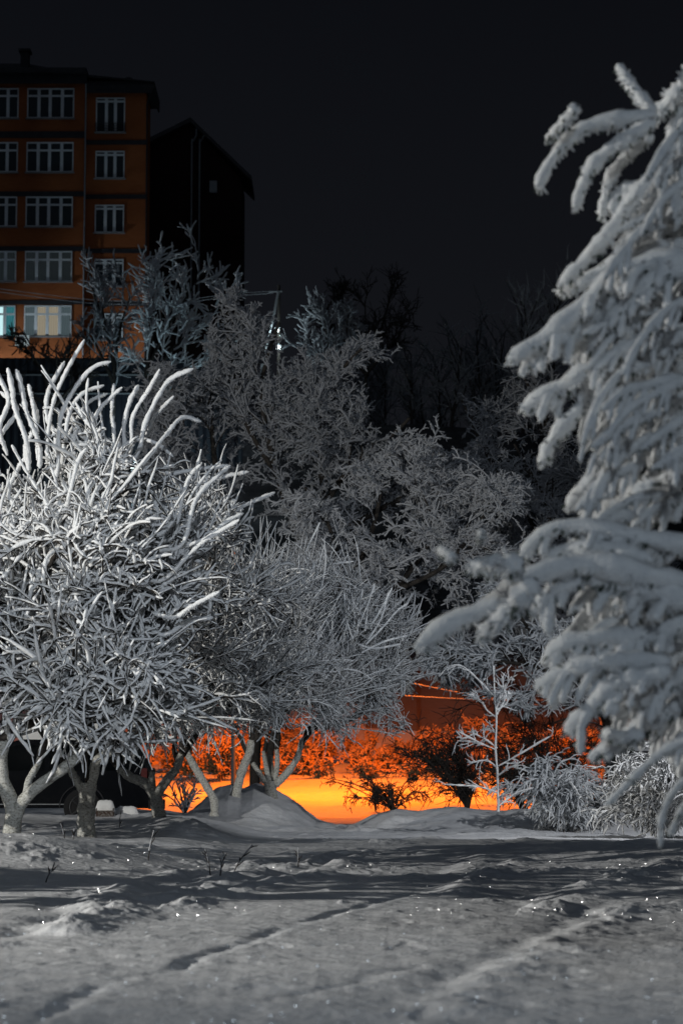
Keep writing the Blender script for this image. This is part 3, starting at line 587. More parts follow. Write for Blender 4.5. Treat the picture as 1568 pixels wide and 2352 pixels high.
# behind, up on the hill
def bare(name, label, u, vbase, D, cen, rad, seed, frost, rs, fan, n2=8, n3=6, n4=4, group=None):
    b = P(u, vbase, D); lim = []
    for pts in fan: lim.append((PL(D, pts), .12, .04))
    return back_tree(name, label, 'tree', b, lim, P(*cen, D), rad, seed, frost, rs=rs, n2=n2, n3=n3, n4=n4, group=group, planar=0, up=.15, grav=(-.06, .03), wander=.16, fish=(20, 55), l2=(1., 2.6), l3=(.7, 1.5), l4=(.4, .9), low=.8)
bare('bare_tree', 'bluish frosted tree with antler-like twigs in front of the brick building corner', 330, 960, 138, (390, 720), (4.2, 3, 4.6), 201, M_FROST, .045,
     [((330, 960), (335, 850), (345, 740), (360, 620)), ((335, 860), (380, 760), (430, 680), (470, 620)), ((335, 880), (400, 800), (460, 740), (520, 680)), ((335, 850), (360, 700), (352, 600)), ((330, 900), (420, 850), (500, 800))], n2=9, n3=5, n4=3)
bare('bare_tree', 'thin bluish frosted tree before the narrow windows of the brick building', 250, 960, 138.5, (250, 720), (2.0, 2, 4.4), 202, M_FROSTDIM, .04,
     [((260, 960), (262, 850), (245, 760), (222, 640)), ((262, 850), (275, 760), (300, 680)), ((262, 880), (225, 800), (205, 760)), ((245, 760), (215, 670), (200, 590))], n2=6, n3=4, n4=3)
bare('bare_tree', 'low dark bush-like tree below the lit windows of the brick building', 120, 940, 139, (130, 830), (4.5, 2, 1.9), 203, M_GROUNDTWIG, .03,
     [((120, 940), (100, 860), (60, 800), (10, 770)), ((120, 940), (140, 850), (180, 790)), ((120, 940), (190, 860), (240, 800)), ((120, 940), (40, 880), (-30, 820))], n2=7, n3=5, n4=3)
bare('bare_tree', 'black bare tree highest against the night sky near the middle', 840, 900, 165, (840, 735), (4.6, 3, 3.6), 204, M_GROUNDTWIG, .022,
     [((840, 900), (840, 790), (838, 690)), ((840, 850), (800, 740), (770, 660)), ((840, 850), (880, 740), (900, 650)), ((840, 860), (770, 780), (730, 720)), ((840, 860), (900, 790), (940, 740))], n2=9, n3=6, n4=4)
bare('bare_tree', 'blue-tinged frosted tree beside the utility pole lamps', 760, 900, 141, (745, 790), (3.0, 2, 3.0), 205, M_FROSTDIM, .045,
     [((760, 900), (755, 800), (740, 700)), ((760, 870), (790, 790), (800, 720)), ((760, 880), (720, 800), (700, 760)), ((760, 880), (815, 820), (830, 760))], n2=8, n3=5, n4=3)
# far-off wood on the hilltop
g = Geo(); rng = np.random.default_rng(9); Ls = []
for k in range(150):
    x = rng.uniform(-2, 62) if k < 120 else rng.uniform(-60, -20); y = rng.uniform(158, 205); z = hz(x, y); h = rng.uniform(7, 11.5) * (1 + .12 * math.sin(x * .5))
    if x < 10: h *= .72
    Ls.append(np.linspace([x, y, z - .5], [x + rng.normal() * .6, y, z + h], 8))
Ls = np.array(Ls); g.tubes(Ls, np.linspace(.16, .04, 8), M_GROUNDTWIG, 5)
A = grow(Ls, 16, (25, 60), (1.5, 3.6), (.15, 1), 6, rng, up=.3, wander=.15); g.tubes(A, taper(.06, .03, 6), M_GROUNDTWIG, 3)
B_ = grow(A, 8, (25, 60), (.8, 1.9), (.15, 1), 4, rng, up=.2, wander=.15); g.tubes(B_, taper(.05, .03, 4), M_FROSTDIM, 3)
tag(g.build('hill_wood'), 'dark leafless wood along the hilltop against the night sky', 'wood', kind='stuff')

# ------------------------------------------------------------------ snow-laden spruce at the right
def spruce():
    D = 14.; rng = np.random.default_rng(17); px = 1 / FU * D
    b = P(1800, 1990, D); b[2] = hz(b[0], b[1]) - .05
    root = empty('spruce_tree', b, 'snow-laden spruce at the right edge with large drooping white boughs', 'spruce')
    g = Geo(); top = P(1790, 130, D)
    tr = np.linspace(b, top, 20); g.tubes(tr, np.linspace(.10, .02, 20), M_BARK, 10, .08, rng); g.build('trunk', root)
    s = Geo(); nd = Geo()
    def bough(pts, r, D0, dd=.3, side=True, n=22, sidelen=(45, 100), ns=5):
        p = np.array([P(u, v, D0 + dd * i / (len(pts) - 1)) for i, (u, v) in enumerate(pts)]); p = resample(p, n)
        rr = np.linspace(r * 1.15, r * .8, n) * px * (1 + .09 * rng.normal(size=n)); rr[-1] *= .3; rr[-2] *= .8; rr[0] *= .25; rr[1] *= .8
        lump = 1 + .14 * np.sin(np.linspace(0, n * .9, n) + rng.uniform(0, 6)); rr = rr * lump
        s.tubes(p, rr, M_SNOWSOFT, 12, .15, rng, 1.0)
        # needle fringe under the snow
        m = n * 12; t = rng.uniform(.5, n - 1.6, m); i = t.astype(int); a = p[i] + (p[i + 1] - p[i]) * (t - i)[:, None]; T = nrm(p[i + 1] - p[i])
        d = nrm(rng.normal(size=(m, 3)) * .7 + np.array([0, 0, -1.0]) + T * .5); ln = rr[i] * rng.uniform(1.1, 1.8, m)
        e_ = a + d * ln[:, None]; nd.tubes(np.stack([a, e_ - d * .01, e_], 1), np.array([.009, .006, .0015]), M_SNOWSOFT, 4)
        m = n * 3; t = rng.uniform(.5, n - 1.6, m); i = t.astype(int); a = p[i] + (p[i + 1] - p[i]) * (t - i)[:, None]; T = nrm(p[i + 1] - p[i])
        d = nrm(rng.normal(size=(m, 3)) * .6 + np.array([0, 0, -1.2]) + T * .6); e_ = a + d * (rr[i] * rng.uniform(1.2, 1.9, m))[:, None]
        nd.tubes(np.stack([a, e_ - d * .01, e_], 1), np.array([.008, .006, .002]), M_NEEDLE, 4)
        if side:
            S = []
            for k in range(ns):
                i = int(rng.uniform(.15, .92) * (n - 2)); T = nrm(p[i + 1] - p[i])
                dv = nrm(T * rng.uniform(.2, .8) + np.array([rng.uniform(-.5, .1), rng.uniform(-.9, .9), -rng.uniform(.35, 1.0)]))
                L = rng.uniform(*sidelen) * px; q = [p[i]]; d_ = dv
                for j in range(9): q.append(q[-1] + d_ * L / 9); d_ = nrm(d_ - Z * .13 + rng.normal(size=3) * .03)
                S.append(q)
            S = np.array(S); k_ = r * rng.uniform(.42, .65) * px; r2 = k_ * (1 + .12 * rng.normal(size=(len(S), 10))); r2[:, -1] *= .3
            s.tubes(S, r2, M_SNOWSOFT, 9, .12, rng)
            m = 220; bi = rng.integers(0, len(S), m); t = rng.uniform(0, 8.9, m); i = t.astype(int); a = S[bi, i] + (S[bi, i + 1] - S[bi, i]) * (t - i)[:, None]
            d = nrm(rng.normal(size=(m, 3)) + np.array([0, 0, -.6])); e_ = a + d * (k_ * rng.uniform(1.1, 1.7, m))[:, None]
            nd.tubes(np.stack([a, e_ - d * .008, e_], 1), np.array([.008, .005, .001]), M_SNOWSOFT, 4)
    named = [([(1500, 262), (1480, 235), (1445, 190), (1418, 148)], 15, 13.9, 0), ([(1505, 262), (1420, 273), (1340, 292), (1290, 335), (1252, 390), (1232, 440)], 17, 13.8, 0),
        ([(1325, 243), (1290, 285), (1256, 322)], 13, 13.7, 0), ([(1505, 278), (1430, 322), (1370, 368), (1335, 430), (1318, 488)], 17, 13.9, 0), ([(1500, 310), (1440, 355), (1400, 410), (1385, 470), (1383, 505)], 14, 14.1, 0),
        ([(1600, 150), (1560, 205), (1520, 250), (1480, 275)], 20, 14, 0), ([(1620, 190), (1560, 270), (1530, 350), (1500, 400)], 20, 14.2, 1),
        ([(1530, 380), (1460, 450), (1400, 530), (1340, 600), (1280, 660)], 19, 13.8, 0), ([(1560, 500), (1480, 550), (1400, 610), (1330, 650), (1278, 672)], 19, 14, 0), ([(1640, 420), (1540, 440), (1450, 430), (1390, 470)], 18, 14.2, 1),
        ([(1600, 600), (1500, 600), (1420, 630), (1330, 710), (1250, 775), (1165, 828)], 23, 13.3, 1), ([(1520, 640), (1400, 690), (1300, 770), (1230, 810), (1195, 862)], 22, 13.4, 1), ([(1580, 610), (1480, 660), (1400, 740), (1350, 800)], 20, 13.2, 1),
        ([(1560, 780), (1440, 800), (1340, 860), (1260, 900), (1196, 945)], 23, 13.5, 1), ([(1470, 850), (1380, 900), (1310, 960), (1262, 1020), (1242, 1072)], 19, 13.6, 0), ([(1560, 880), (1450, 940), (1400, 1020), (1360, 1100), (1300, 1168)], 22, 13.7, 1),
        ([(1568, 1100), (1470, 1130), (1390, 1180), (1330, 1220)], 22, 13.6, 1), ([(1620, 1260), (1500, 1240), (1380, 1215), (1290, 1208), (1225, 1245), (1190, 1300)], 19, 12.9, 1),
        ([(1600, 1340), (1480, 1320), (1350, 1295), (1230, 1320), (1130, 1390), (1030, 1435), (952, 1490)], 25, 12.7, 0), ([(1230, 1330), (1185, 1385), (1140, 1430), (1105, 1458)], 22, 12.7, 0), ([(1200, 1300), (1140, 1295), (1080, 1300)], 20, 12.6, 0),
        ([(1600, 1380), (1500, 1360), (1380, 1330), (1280, 1350), (1215, 1415)], 22, 12.8, 1), ([(1500, 1290), (1400, 1260), (1310, 1260), (1240, 1290)], 17, 12.8, 1),
        ([(1600, 1420), (1480, 1460), (1370, 1465), (1290, 1480), (1245, 1525)], 22, 12.9, 1), ([(1540, 1520), (1400, 1520), (1300, 1540), (1228, 1580)], 20, 12.8, 1), ([(1540, 1540), (1420, 1570), (1350, 1630), (1296, 1682)], 20, 12.8, 1),
        ([(1640, 1580), (1530, 1630), (1440, 1690), (1350, 1742)], 22, 12.9, 0), ([(1480, 1690), (1420, 1690), (1385, 1680)], 13, 12.8, 0), ([(1640, 1680), (1530, 1720), (1460, 1780), (1390, 1850)], 9, 12.2, 0),
        ([(1640, 1760), (1560, 1800), (1520, 1870), (1515, 1950)], 7, 12, 0), ([(1620, 1800), (1570, 1850), (1535, 1920)], 7, 12, 0), ([(1650, 1480), (1560, 1560), (1500, 1600), (1450, 1620)], 18, 12.8, 1),
        ([(1040, 1282), (1020, 1268), (1008, 1262)], 9, 12.6, 0), ([(1105, 1222), (1102, 1236), (1100, 1248)], 7, 12.5, 0)]
    for pts, r, D0, sd in named: bough(pts, r, D0 + rng.uniform(-.1, .1), side=bool(sd), ns=9 if sd else 3)
    ol = np.array([(150, 1600), (250, 1560), (350, 1500), (430, 1440), (500, 1420), (600, 1380), (700, 1320), (800, 1260), (900, 1290), (1000, 1310), (1100, 1350), (1200, 1290), (1300, 1250), (1400, 1280), (1500, 1290), (1600, 1340), (1700, 1440), (1800, 1540), (1950, 1620)])
    for k in range(170):
        v1 = rng.uniform(260, 1780); u1 = np.interp(v1, ol[:, 0], ol[:, 1]) + rng.uniform(10, 240) * rng.uniform(.2, 1)
        dv = rng.uniform(60, 190) * (1 if v1 < 1200 else .8); u0 = u1 + rng.uniform(140, 260); v0 = v1 - dv
        m1 = (u0 * .62 + u1 * .38, v0 + dv * rng.uniform(.05, .25)); m2 = (u0 * .28 + u1 * .72, v0 + dv * rng.uniform(.4, .6))
        bough([(u0, v0), m1, m2, (u1, v1)], rng.uniform(9, 16), rng.uniform(13.2, 15.8), dd=-.3, side=True, n=16, ns=8)
    for k in range(110):                                         # the side of the tree outside the frame
        v1 = rng.uniform(260, 1850); u1 = 3600 - (np.interp(v1, ol[:, 0], ol[:, 1]) + rng.uniform(10, 200)); dv = rng.uniform(60, 190); u0 = u1 - rng.uniform(160, 280); v0 = v1 - dv
        bough([(u0, v0), (u0 * .6 + u1 * .4, v0 + dv * .15), (u0 * .28 + u1 * .72, v0 + dv * .5), (u1, v1)], rng.uniform(13, 22), rng.uniform(12.6, 15.4), dd=.2, side=True, n=14, ns=6)
    s.build('snow_bough', root); nd.build('frosted_needles', root)
spruce()

# ------------------------------------------------------------------ shrubs and young tree on the far bank
def C5(x, y, D=57): return P((1500 + x / 1.479) / 1.6327, (2300 + y / 1.479) / 1.6327, D)
def young_tree():
    rng = np.random.default_rng(4)
    b = C5(545, 1095); root = empty('young_tree', b, 'slim young tree with few frosted branches standing alone before the orange glow', 'young tree')
    g = Geo(); t = resample([C5(545, 1100), C5(540, 900), C5(530, 750), C5(535, 580), C5(525, 460), C5(518, 290)], 22)
    g.tubes(t, np.linspace(.035, .014, 22), M_BARK, 6); q = t + np.array([-.008, -.012, 0]); g.tubes(q, np.linspace(.034, .017, 22) * rng.uniform(.8, 1.1, 22), M_SNOW, 7, .2, rng)
    g.build('trunk', root); c = Geo(); Bs = []
    for pl in [[(530, 530), (575, 430), (618, 350)], [(525, 460), (490, 430), (400, 340), (330, 290), (250, 300)], [(535, 580), (480, 540), (450, 490), (380, 440)], [(538, 560), (585, 460), (560, 400)], [(528, 665), (455, 640)],
               [(535, 750), (470, 700), (385, 660)], [(530, 760), (440, 720), (315, 655)], [(440, 720), (380, 712), (315, 710)], [(540, 860), (480, 820), (390, 830)], [(545, 850), (700, 760), (845, 675)], [(540, 1000), (440, 965), (230, 950)],
               [(548, 1070), (640, 1000), (740, 970)], [(545, 1020), (620, 980), (660, 930)], [(532, 540), (590, 500), (600, 430)], [(450, 490), (400, 480)], [(545, 900), (600, 860), (640, 850)]]:
        if len(pl) == 2: pl = [pl[0], ((pl[0][0] + pl[1][0]) / 2, (pl[0][1] + pl[1][1]) / 2 - 8), pl[1]]
        dd = rng.uniform(-.5, .5); p = resample([C5(x, y, 57 + dd * i / (len(pl) - 1)) for i, (x, y) in enumerate(pl)], 14); Bs.append(p)
        c.tubes(p, taper(.012, .007, 14), M_BARK, 4); rr = .021 * rng.uniform(.7, 1.3, 14); rr[-1] *= .3; c.tubes(lift(p[None], .012), rr, M_SNOW, 7, .2, rng)
    T = grow(np.array(Bs), 6, (25, 60), (.12, .42), (.1, .98), 7, rng, up=.2, wander=.2); c.tubes(T, taper(.016, .012, 7), M_SNOW, 5, .3, rng)
    T = grow(T, 2, (25, 60), (.06, .2), (.1, .98), 5, rng, up=.1, wander=.2); c.tubes(T, taper(.013, .010, 5), M_FROST, 4, .3, rng)
    c.build('crown', root)
young_tree()
def shrub(name, label, cat, base, H, rx, seed, frost, rs, grav, n=16, ns=8, nt=5, up=1.2, bark=M_BARK, group=None, lean=0., ry=None, stem=.02, wander=.12, part='crown', thin=.5):
    rng = np.random.default_rng(seed); base = np.array(base, float)
    root = empty(name, base, label, cat, group)
    a = rng.uniform(0, 2 * math.pi, n); d = np.stack([np.cos(a) * rx * rng.uniform(.1, 1, n) + lean, np.sin(a) * (ry or rx) * rng.uniform(.1, 1, n), H * rng.uniform(.6, 1, n)], 1)
    p = [np.repeat(base[None] - np.array([0, 0, .08]), n, 0)]; dd = nrm(d * np.array([.5, .5, 1.3]))
    L = np.linalg.norm(d, axis=1)
    for k in range(11):
        p.append(p[-1] + dd * (L / 11)[:, None]); dd = nrm(dd + nrm(d) * .12 + rng.normal(size=(n, 3)) * wander * .6 - Z * grav * .6)
    S = np.stack(p, 1); g = Geo(); g.tubes(S, np.linspace(stem, stem * .5, 12), bark, 5); g.build('stem', root)
    c = Geo()
    A = grow(S, ns, (20, 60), (H * .2, H * .5), (.2, 1), 8, rng, up=.1, wander=wander, grav=grav)
    B = grow(A, nt, (20, 60), (H * .1, H * .25), (.1, 1), 6, rng, up=0, wander=wander, grav=grav)
    for Lx, k in ((S, 1.1), (A, 1), (B, .85)):
        Lx = Lx[Lx[:, :, 2].min(1) > base[2] - .15]
        if not len(Lx): continue
        N = Lx.shape[1]; rr = rs * k * rng.uniform(.7, 1.2, (len(Lx), N)); rr[:, -1] *= .3
        c.tubes(Lx, taper(rs * thin, rs * thin * .7, N), bark, 3)
        if frost: c.tubes(lift(Lx, rs * .6), rr, frost, 5, .15, rng)
    c.build(part, root)
    return root
def onb(u, v, D):
    p = P(u, v, D); p[2] = hz(p[0], p[1]); return p
shrub('weeping_shrub', 'frosted weeping shrub with hanging white twigs beside the slim young tree', 'shrub', onb(1288, 1856, 59), 1.75, 1.0, 3, M_FROST, .020, .26, n=22, ns=12, nt=5, up=1.4)
shrub('dark_shrub', 'wide dark leafless shrub in shade before the brightest orange snow', 'shrub', onb(1075, 1858, 63.2), 2.1, 2.3, 8, None, .012, .10, n=24, ns=9, nt=5, thin=1, lean=-.5, wander=.20)
shrub('dark_shrub', 'low dark bramble sprawling from the snow bank toward the orange snow', 'shrub', onb(905, 1872, 63), .8, 1.7, 12, None, .010, .14, n=20, ns=10, nt=6, lean=-.7, thin=1, wander=.16)
shrub('dark_shrub', 'dark tangled shrub between the slim young tree and the weeping shrub', 'shrub', onb(1200, 1858, 64), 1.6, 2.1, 18, None, .011, .08, n=20, ns=9, nt=5, thin=1, wander=.20)
shrub('dark_shrub', 'tallest dark leafless shrub, rising before the dark red wall', 'shrub', onb(1290, 1850, 67), 3.6, 3.0, 58, None, .013, .10, n=20, ns=9, nt=5, thin=1, lean=-.9, wander=.22)
shrub('dark_shrub', 'greyish frosted tangle at the foot of the spruce edge of the bank', 'shrub', onb(1385, 1853, 60), 1.1, 1.0, 28, M_FROSTDIM, .012, .12, n=20, ns=9, nt=6, thin=1, wander=.2)
shrub('frosted_bush', 'dense bluish-white frosted bush behind the lowest spruce boughs', 'bush', onb(1535, 1880, 53), 2.1, 1.3, 31, M_SNOW, .022, .16, n=30, ns=12, nt=7, wander=.3)
shrub('frosted_bush', 'small frosted bush poking up left of the snow bank trees', 'bush', onb(425, 1855, 60.5), .85, .7, 41, M_FROST, .018, .02, n=9, ns=4, nt=2)
# dry stalks poking through the snow under the orchard
for k, (u, v, h, ln, lb) in enumerate([(275, 1920, .34, .02, 'thin dark dry stalk rising upright from the snow between the second and third tree'), (340, 1982, .50, .10, 'longest frosted stalk leaning right in the snow in front of the second tree'),
        (484, 1990, .42, -.08, 'frosted stalk left of the crossed pair in the shaded snow'), (505, 2003, .36, .06, 'short frosted stalk nearest the camera among the shaded stalks'), (530, 1995, .5, .34, 'dry stalk bent sharply right with two prongs'),
        (705 - 20, 1972, .34, .0, 'lone dark stalk farthest right in the shaded snow'), (150, 1935, .36, -.1, 'dark stalk just right of the nearest stem'), (168, 1938, .26, .03, 'frosted knobbly stalk right beside a dark one by the nearest stem'),
        (465, 1885, .32, .01, 'thin stalk on the lit snow below the snow-capped blocks'), (104, 2015, .2, .12, 'short dark twig sticking out of the shaded drift at the left edge')]):
    gx, gy = G(u, v, .12); z = hz(gx, gy); h *= .8; ln *= .8; rng = np.random.default_rng(60 + k)
    root = empty('dry_stalk', (gx, gy, z - .03), lb, 'dry stalk', 'dry stalks in the snow')
    p = resample([(gx, gy, z - .03), (gx + ln * .4, gy, z + h * .5), (gx + ln, gy, z + h)], 9); g = Geo(); g.tubes(p, taper(.009, .006, 9), M_GROUNDTWIG, 5); g.build('stem', root)
    T = grow(p[None], 4, (25, 55), (.05, .15), (.3, .95), 5, rng, up=.2); c = Geo(); c.tubes(T, taper(.008, .006, 5), M_GROUNDTWIG, 4); c.tubes(p[None, 3:] + np.array([-.004, 0, 0]), .008 * rng.uniform(.5, 1.5, 6), M_FROSTMID if k % 2 else M_FROSTDIM, 6, .3, rng); c.build('side_twigs', root)

# ------------------------------------------------------------------ snow-capped blocks and the car
for (u0, u1, v0, v1, D, lb) in ((221, 263, 1852, 1888, 53.5, 'taller snow-capped masonry block beside the second stem'), (266, 318, 1866, 1888, 53.8, 'lower longer snow-capped masonry block right of the taller one')):
    a = P(u0, v1, D); c_ = P(u1, v0, D); root = empty('masonry_block', ((a[0] + c_[0]) / 2, D, a[2]), lb, 'block', 'snow-capped blocks by the car')
    g = Geo(); w_ = c_[0] - a[0]; h_ = c_[2] - a[2] - .09; rng = np.random.default_rng(int(u0))
    nx = 10; xs = np.linspace(-w_ / 2, w_ / 2, nx)
    for i in range(3):
        g.box((root.location.x + rng.normal() * .01, D + (i - 1) * .12, a[2] + h_ / 2 - .05 * (i == 0)), (w_ * (.96 + .02 * i), .118, h_ + .1), M_BLOCK)
    g.build('block', root, smooth=False)
    s = Geo(); p = np.stack([root.location.x + xs * 1.04, np.full(nx, D), np.full(nx, a[2] + h_ + .03)], 1); rr = np.full(nx, .2); rr[[0, -1]] = .04; rr[[1, -2]] = .17
    s.tubes(p, rr, M_SNOW, 16, .04, rng, .42); s.build('snow_cap', root)
def car():
    D = 56.; x0, zb = P(189, 1893, D)[[0, 2]]; y = D
    zb = .18
    root = empty('parked_car', (x0, y, zb), 'black estate car in shadow behind the orchard stems, seen from the side', 'car')
    # side outline (x from rear wheel centre, +x = rear), z from road
    k = 1.18
    prof = [(-4.0, .35), (-3.95, .75), (-3.6, .92), (-2.55, 1.02), (-1.95, 1.5), (-1.2, 1.68), (.55, 1.66), (1.02, 1.5), (1.28, 1.05), (1.34, .6), (1.28, .34)]
    g = Geo()
    g.prism([(x0 + a * k, zb + b * k) for a, b in prof], y, y + 1.8, M_CAR); g.build('body', root, smooth=False)
    wn = Geo(); wn.prism([(x0 + a * k, zb + b * k) for a, b in [(-2.35, 1.07), (-1.9, 1.45), (-1.2, 1.58), (-.75, 1.58), (-.75, 1.07)]], y - .012, y - .002, M_CARGLASS); wn.build('window', root, False)
    wn = Geo(); wn.prism([(x0 + a * k, zb + b * k) for a, b in [(-.65, 1.07), (-.65, 1.58), (.45, 1.56), (.92, 1.4), (.98, 1.07)]], y - .012, y - .002, M_CARGLASS); wn.build('window', root, False)
    for dx in (0, -2.75):
        g = Geo(); a = np.linspace(0, 2 * math.pi, 29)[:-1]; cx = x0 + dx * k; cz = zb + .36 * k
        g.prism([(cx + .36 * k * math.cos(t), cz + .36 * k * math.sin(t)) for t in a], y - .06, y + .2, M_TYRE); wh = g.build('wheel', root, False)
        g = Geo()
        for t in range(5):
            an = t * 2 * math.pi / 5; p0 = np.array([cx, y - .072, cz]); p1 = p0 + np.array([math.cos(an), 0, math.sin(an)]) * .22 * k; g.tubes(np.array([p0, (p0 + p1) / 2, p1]), .022, M_RIM, 6)
        ring = np.array([[cx + .235 * k * math.cos(t), y - .072, cz + .235 * k * math.sin(t)] for t in np.linspace(0, 2 * math.pi, 29)]); g.tubes(ring, .018, M_RIM, 6)
        o = g.build('rim', root); 
        g = Geo(); arc = np.array([[cx + .44 * k * math.cos(t), y - .02, cz + .44 * k * math.sin(t)] for t in np.linspace(0, math.pi, 20)]); g.tubes(arc, .015, M_BAND, 5); g.build('wheel_arch', root)
    g = Geo(); g.box((x0 + 1.20 * k, y - .02, zb + 1.0 * k), (.14, .06, .28), M_TAIL); g.build('tail_light', root, False)
    g = Geo(); g.box((x0 + 1.42 * k, y + .5, zb + .42 * k), (.3, 1.2, .22), M_TYRE); g.build('bumper', root, False)
    for xx_ in (-1.0, -2.2):
        g = Geo(); g.box((x0 + xx_ * k, y - .015, zb + .96 * k), (.2, .03, .035), M_METAL); g.build('door_handle', root, False)
    g = Geo(); g.box((x0 - .9 * k, y - .01, zb + .42 * k), (2.0, .02, .02), M_METAL); g.build('side_strip', root, False)
    g = Geo(); p = np.array([[x0 + t * k, y + .9, zb + 1.70 * k] for t in np.linspace(-1.3, .6, 12)]); rr = np.full(12, .8); rr[[0, -1]] = .3; g.tubes(p, rr, M_SNOW, 14, .02, rg, .12); g.build('roof_snow', root)
car()

# ------------------------------------------------------------------ orange-lit ground beyond the banks: street lamps, bushes, wall
def street_lamp(label, x, y, h, power, spot, tgt, arm=(0.9, 0)):
    z = hz(x, y); root = empty('street_lamp', (x, y, z), label, 'street lamp', 'sodium street lamps')
    g = Geo(); g.tubes(np.array([[x, y, z - .2], [x, y, z + h * .5], [x, y, z + h]]), np.array([.10, .08, .06]), M_METAL, 10); g.build('pole', root)
    g = Geo(); g.tubes(resample([[x, y, z + h], [x + arm[0] * .5, y + arm[1] * .5, z + h + .25], [x + arm[0], y + arm[1], z + h + .25]], 8), .035, M_METAL, 8); g.build('arm', root)
    hx, hy, hzz = x + arm[0] * 1.25, y + arm[1] * 1.25, z + h + .25
    g = Geo(); g.prism([(hx - .32, hzz), (hx - .28, hzz + .1), (hx + .15, hzz + .13), (hx + .34, hzz + .04), (hx + .34, hzz)], hy - .13, hy + .13, M_METAL); g.build('lamp_head', root, False)
    lamp('street_lamp_beam', (hx, hy, hzz - .05), power, SOD, .12, spot, (tgt[0], tgt[1], 0), .35).data.cycles.max_bounces = 0
street_lamp('sodium street lamp behind the orchard crowns, lighting the open snow orange', -4.2, 94.5, 10.8, 21000, 146, (-1.2, 97), (2.5, 0))
street_lamp('sodium street lamp behind the spruce, lighting the right-hand bushes orange', 10.6, 98, 9.5, 5200, 142, (9.0, 101), (-.9, 0))
rng = np.random.default_rng(70); k = 0
lbs = ['tallest', 'rounded', 'sparse', 'leaning', 'thick', 'low', 'spreading', 'ragged', 'twiggy', 'bent', 'short', 'matted']
for row, (y0, n, h0) in enumerate([(104.5, 13, 1.0), (108.5, 14, 1.1), (113, 14, 1.2)]):
    for i in range(n):
        x = -9 + i * (27 / n) + rng.uniform(-.5, .5); y = y0 + rng.uniform(-1, 1)
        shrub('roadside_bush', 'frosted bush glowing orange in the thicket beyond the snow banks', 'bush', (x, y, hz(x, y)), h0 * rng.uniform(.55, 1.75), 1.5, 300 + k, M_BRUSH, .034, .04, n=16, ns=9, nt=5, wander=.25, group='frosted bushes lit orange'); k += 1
for (x, y, h) in ((1.2, 86, .9), (4.6, 88, 1.2)):
    k += 1; shrub('roadside_bush', 'small bare bush in the orange snow, %s of the two on open snow' % ('left' if x < 2 else 'right'), 'bush', (x, y, hz(x, y)), h, .6, 400 + k, None, .012, .05, n=8, ns=5, nt=3, thin=1)
# the long wall under dark roof
def low_house():
    y = 121.; x0, x1 = 1.2, 19; zt = P(0, 1520, y)[2]; zb_ = 1.5
    root = empty('low_house', ((x0 + x1) / 2, y, zb_), 'long low house whose wall glows dark red behind the bushes', 'house')
    g = Geo(); g.box(((x0 + x1) / 2, y + 4, (zb_ + zt) / 2), (x1 - x0, 8, zt - zb_), M_REDWALL); g.build('wall', root, False)
    g = Geo(); V = [(x0 - .5, y - .6, zt), (x1 + .5, y - .6, zt), (x1 + .5, y + 4, zt + 2), (x0 - .5, y + 4, zt + 2), (x0 - .5, y + 8.6, zt), (x1 + .5, y + 8.6, zt)]
    g.add(V, [[0, 1, 2, 3], [3, 2, 5, 4], [0, 3, 4, 4], [1, 5, 2, 2]], M_ROOF); g.build('roof', root, False)
low_house()
for i, (a, c_, lb) in enumerate((((930, 1566), (1250, 1622), 'upper cable glowing orange in front of the dark red wall'), ((930, 1598), (1250, 1608), 'lower cable glowing orange in front of the dark red wall'))):
    p0 = P(a[0], a[1], 101); p1 = P(c_[0], c_[1], 112); p = np.linspace(p0, p1, 24); p[:, 2] -= .06 * np.sin(np.linspace(0, math.pi, 24))
    g = Geo(); g.tubes(p, .022, M_SNOW, 6, .2); tag(g.build('overhead_cable'), lb, 'cable', 'cables over the orange snow')
def shed():
    y = 70.; a = P(1408, 1725, y); b_ = P(1475, 1790, y); z0 = hz(a[0], y); root = empty('garden_shed', (a[0], y, z0), 'small black shed with an orange-lit gable behind the bank at the right', 'shed')
    g = Geo(); g.box(((a[0] + b_[0]) / 2 + .5, y + 1, (z0 + a[2]) / 2), (b_[0] - a[0] + 1, 2, a[2] - z0), M_BAND); g.build('wall', root, False)
    g = Geo(); xm = (a[0] + b_[0]) / 2 + .5; w2 = (b_[0] - a[0] + 1) / 2 + .12; g.prism([(xm - w2, a[2]), (xm + w2, a[2]), (xm, a[2] + .32)], y - .1, y + 2.1, M_SNOW); g.build('roof', root, False)
shed()

